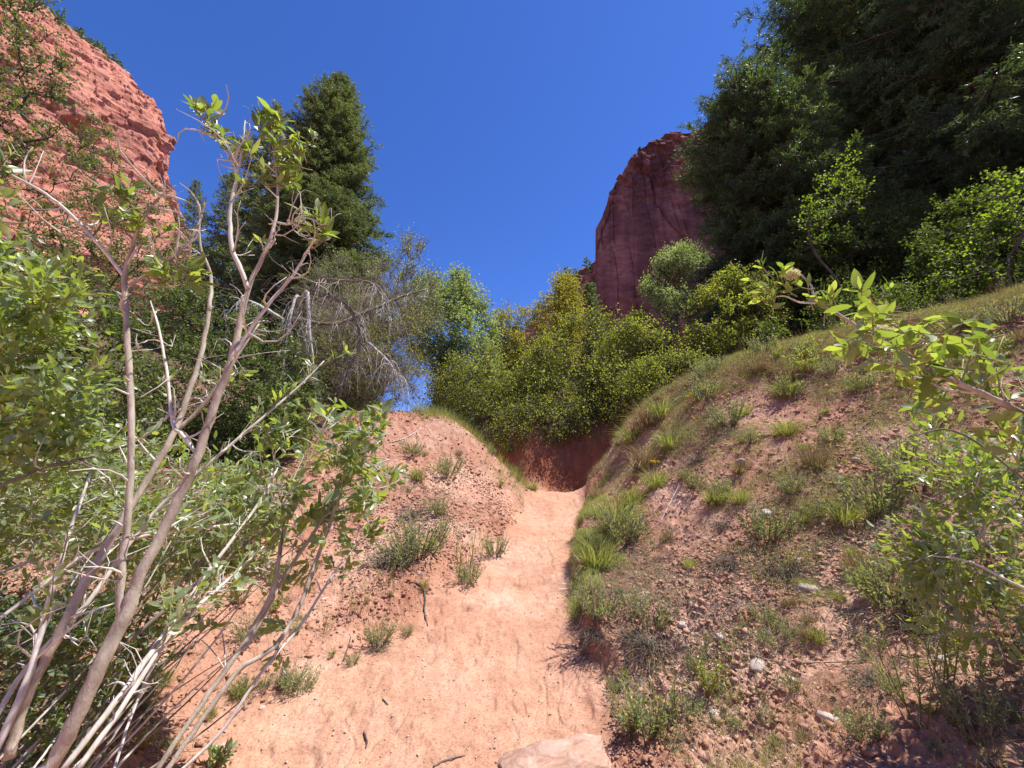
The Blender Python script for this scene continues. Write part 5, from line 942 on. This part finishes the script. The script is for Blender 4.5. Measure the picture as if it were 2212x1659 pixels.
# ------------------------------------------------------------------ stones, slab, log, roots
def rock(name, label, cat, p, dims, mat_, seed, group=None, rot=0, sq=.55, rough=.12, n=26):
    rs(seed); th = np.linspace(0, 2*np.pi, n*2, endpoint=False); ph = np.linspace(-np.pi/2, np.pi/2, n); TH, PH = np.meshgrid(th, ph)
    f = lambda c_: np.sign(c_)*np.abs(c_)**sq
    x = f(np.cos(PH))*f(np.cos(TH)); y = f(np.cos(PH))*f(np.sin(TH)); z = f(np.sin(PH)); d = 1+rough*fbm(x*1.7+seed, y*1.7, z*1.7, 4, seed)*1.6+rough*.4*vn(x*7, y*7, z*7, seed)-rough*.6*np.abs(vn(z*4+x*.4, y*.7, seed=seed))
    V = np.stack([x*d*dims[0], y*d*dims[1], z*d*dims[2]], -1).reshape(-1, 3); m_ = n*2; i = np.arange(n-1)[:,None]*m_; j = np.arange(m_)[None]; k = (j+1) % m_
    Fq = np.stack([i+j, i+k, i+m_+k, i+m_+j], -1).reshape(-1, 4); o = obj(name, mesh(name, V, [Fq], mat_, None, True), None, tuple(p)); o.rotation_euler = (RNG.normal()*.1, RNG.normal()*.1, rot); return tag(o, label, cat, group)
p = at(1195, 1680, 2.36); p[2] = float(H(p[:1], p[1:2], False)[0]); rock('sandstone_slab', 'flat pink sandstone slab half buried at the bottom edge of the trail', 'rock', p+np.array([.0, -.02, .10]), (.28, .16, .085), M['sandrock'], 5, None, .10, .42, .12, 60)
rs(90)
ST = [(1657,1112,16,'pale angular stone on the upper face of the right bank'),(1605,1077,9,'small pale stone above the bare red rib of the bank'),(1540,1165,6,'tiny pale stone left of the grey weeds'),(1395,1290,11,'pale stone just above the perched sage bush'),(1475,1345,12,'pale stone right of the perched sage'),(1495,1372,12,'pale stone under the first one right of the sage'),
 (1560,1400,11,'pale stone on the bare clods below the two near the sage'),(1747,1277,20,'flat pale flake in the middle of the right bank'),(1640,1465,20,'pale stone low on the right bank, largest there'),(1930,1240,12,'pale flat stone under the willow leaves'),(2045,1445,16,'pale stone in the shade of the low right sages'),(1790,1560,18,'pale stone in the bottom right shade'),
 (1600,1000,12,'white stone below the crest of the bank'),(1690,1060,9,'white stone right of the upper angular stone'),(1850,1000,12,'white flake high at right'),(1730,1215,10,'white chip above the flat flake'),(1980,960,14,'long white flake under the arching bough'),(1780,1235,8,'white chip right of the flat flake'),(1550,1480,8,'small pale stone on the lower clods'),(1715,1500,10,'pale stone between clods near the bottom'),
 (905,1240,6,'pale stone beside the sages on the left mound'),(1040,1075,5,'tiny pale stone on the shoulder of the left mound'),(565,1540,7,'pale chip on the sand at lower left'),(480,1610,9,'pale stone among the stems at lower left'),(700,1300,7,'pale stone on the slope under the slender willow'),(1545,1555,12,'pale stone beside the bottom weeds')]
for i, (u, v, r_, lb) in enumerate(ST):
    p, t = hit(u, v); s_ = r_*t/F; rock('stone', lb, 'stone', p-np.array([0, 0, s_*.02]), (s_*RNG.uniform(.8, 1.2), s_*RNG.uniform(.5, .9), s_*RNG.uniform(.35, .6)), M['stone'], 400+i, 'pale stones on the banks', RNG.uniform(0, 3), .75, .22, 9)
def lying(name, label, cat, pts, mat_, seed, lift=.5, knob=.25, group=None, sides=8):
    rs(seed); P, R = [], []
    for u, v, r_ in pts: p, t = hit(u, v); r_ = .42*r_*t/F; P.append(p+np.array([0, 0, r_*lift+.004])); R.append(r_)
    q = smooth_line(np.concatenate([np.array(P), np.array(R)[:,None]], 1), 5); g = Geo(); tube(g, q[:,:3]+RNG.normal(size=(len(q), 3))*q[:,3:4]*.15, q[:,3], sides, knob=knob)
    o = g.build(name, mat_, None, q[0,:3], False, tuple(q[0,:3])); return tag(o, label, cat, group)
lying('log', 'bleached splintered log lying down the crest of the right bank', 'log', [(1420,906,9),(1440,888,10),(1462,868,8),(1480,850,7),(1496,838,3)], M['grey'], 91, .8, .5)
lying('root', 'dark bent root curving down the lower left slope', 'root', [(885,1268,5),(905,1276,5),(917,1290,4.5),(917,1325,4),(924,1358,2.5)], M['bark'], 92, .8)
lying('stick', 'dark forked stick low on the slope left of the bent root', 'stick', [(758,1375,2.5),(752,1400,3),(742,1425,2.5)], M['bark'], 93, .8, .2, 'dead sticks on the ground')
lying('stick', 'short black stick on the sand near the bottom', 'stick', [(785,1585,4),(793,1600,4.5),(790,1620,3)], M['bark'], 94, .8, .2, 'dead sticks on the ground')
lying('stick', 'thin stick half buried in sand at the bottom edge', 'stick', [(935,1660,5),(965,1650,5),(1005,1635,2.5)], M['greytwig'], 95, .3, .2, 'dead sticks on the ground')
lying('stick', 'tiny dark stub on the sand of the trail', 'stick', [(826,1518,3),(838,1524,3)], M['bark'], 96, .8, .2, 'dead sticks on the ground')
lying('log', 'dark dead log in the grass below the willow stems', 'log', [(300,1470,9),(340,1440,10),(385,1412,8),(420,1395,4)], M['firbark'], 97, .7, .4)
lying('stick', 'long pale curved stick under the arching bough', 'stick', [(1890,985,2.5),(1925,965,3),(1970,957,2.5),(1990,958,1.5)], M['grey'], 98, .9, .2, 'dead sticks on the ground')
lying('stick', 'pale stick lying across the red rib below the crest', 'stick', [(1425,1130,2),(1450,1090,2.5),(1475,1050,1.5)], M['grey'], 99, .9, .2, 'dead sticks on the ground')
lying('stick', 'grey stick on top of the left mound', 'stick', [(840,960,2),(880,945,2.5),(910,925,1.5)], M['grey'], 100, .9, .2, 'dead sticks on the ground')
lying('stick', 'pale stick in the bottom right shade', 'stick', [(1610,1440,2),(1680,1452,3),(1830,1445,2.5),(1960,1440,1.5)], M['greytwig'], 101, .9, .2, 'dead sticks on the ground')
lying('stick', 'bundle of pale splinters beside the bank edge near the bottom', 'stick', [(1655,1370,2),(1675,1400,3),(1680,1430,2)], M['grey'], 102, .9, .2, 'dead sticks on the ground')
#PART6
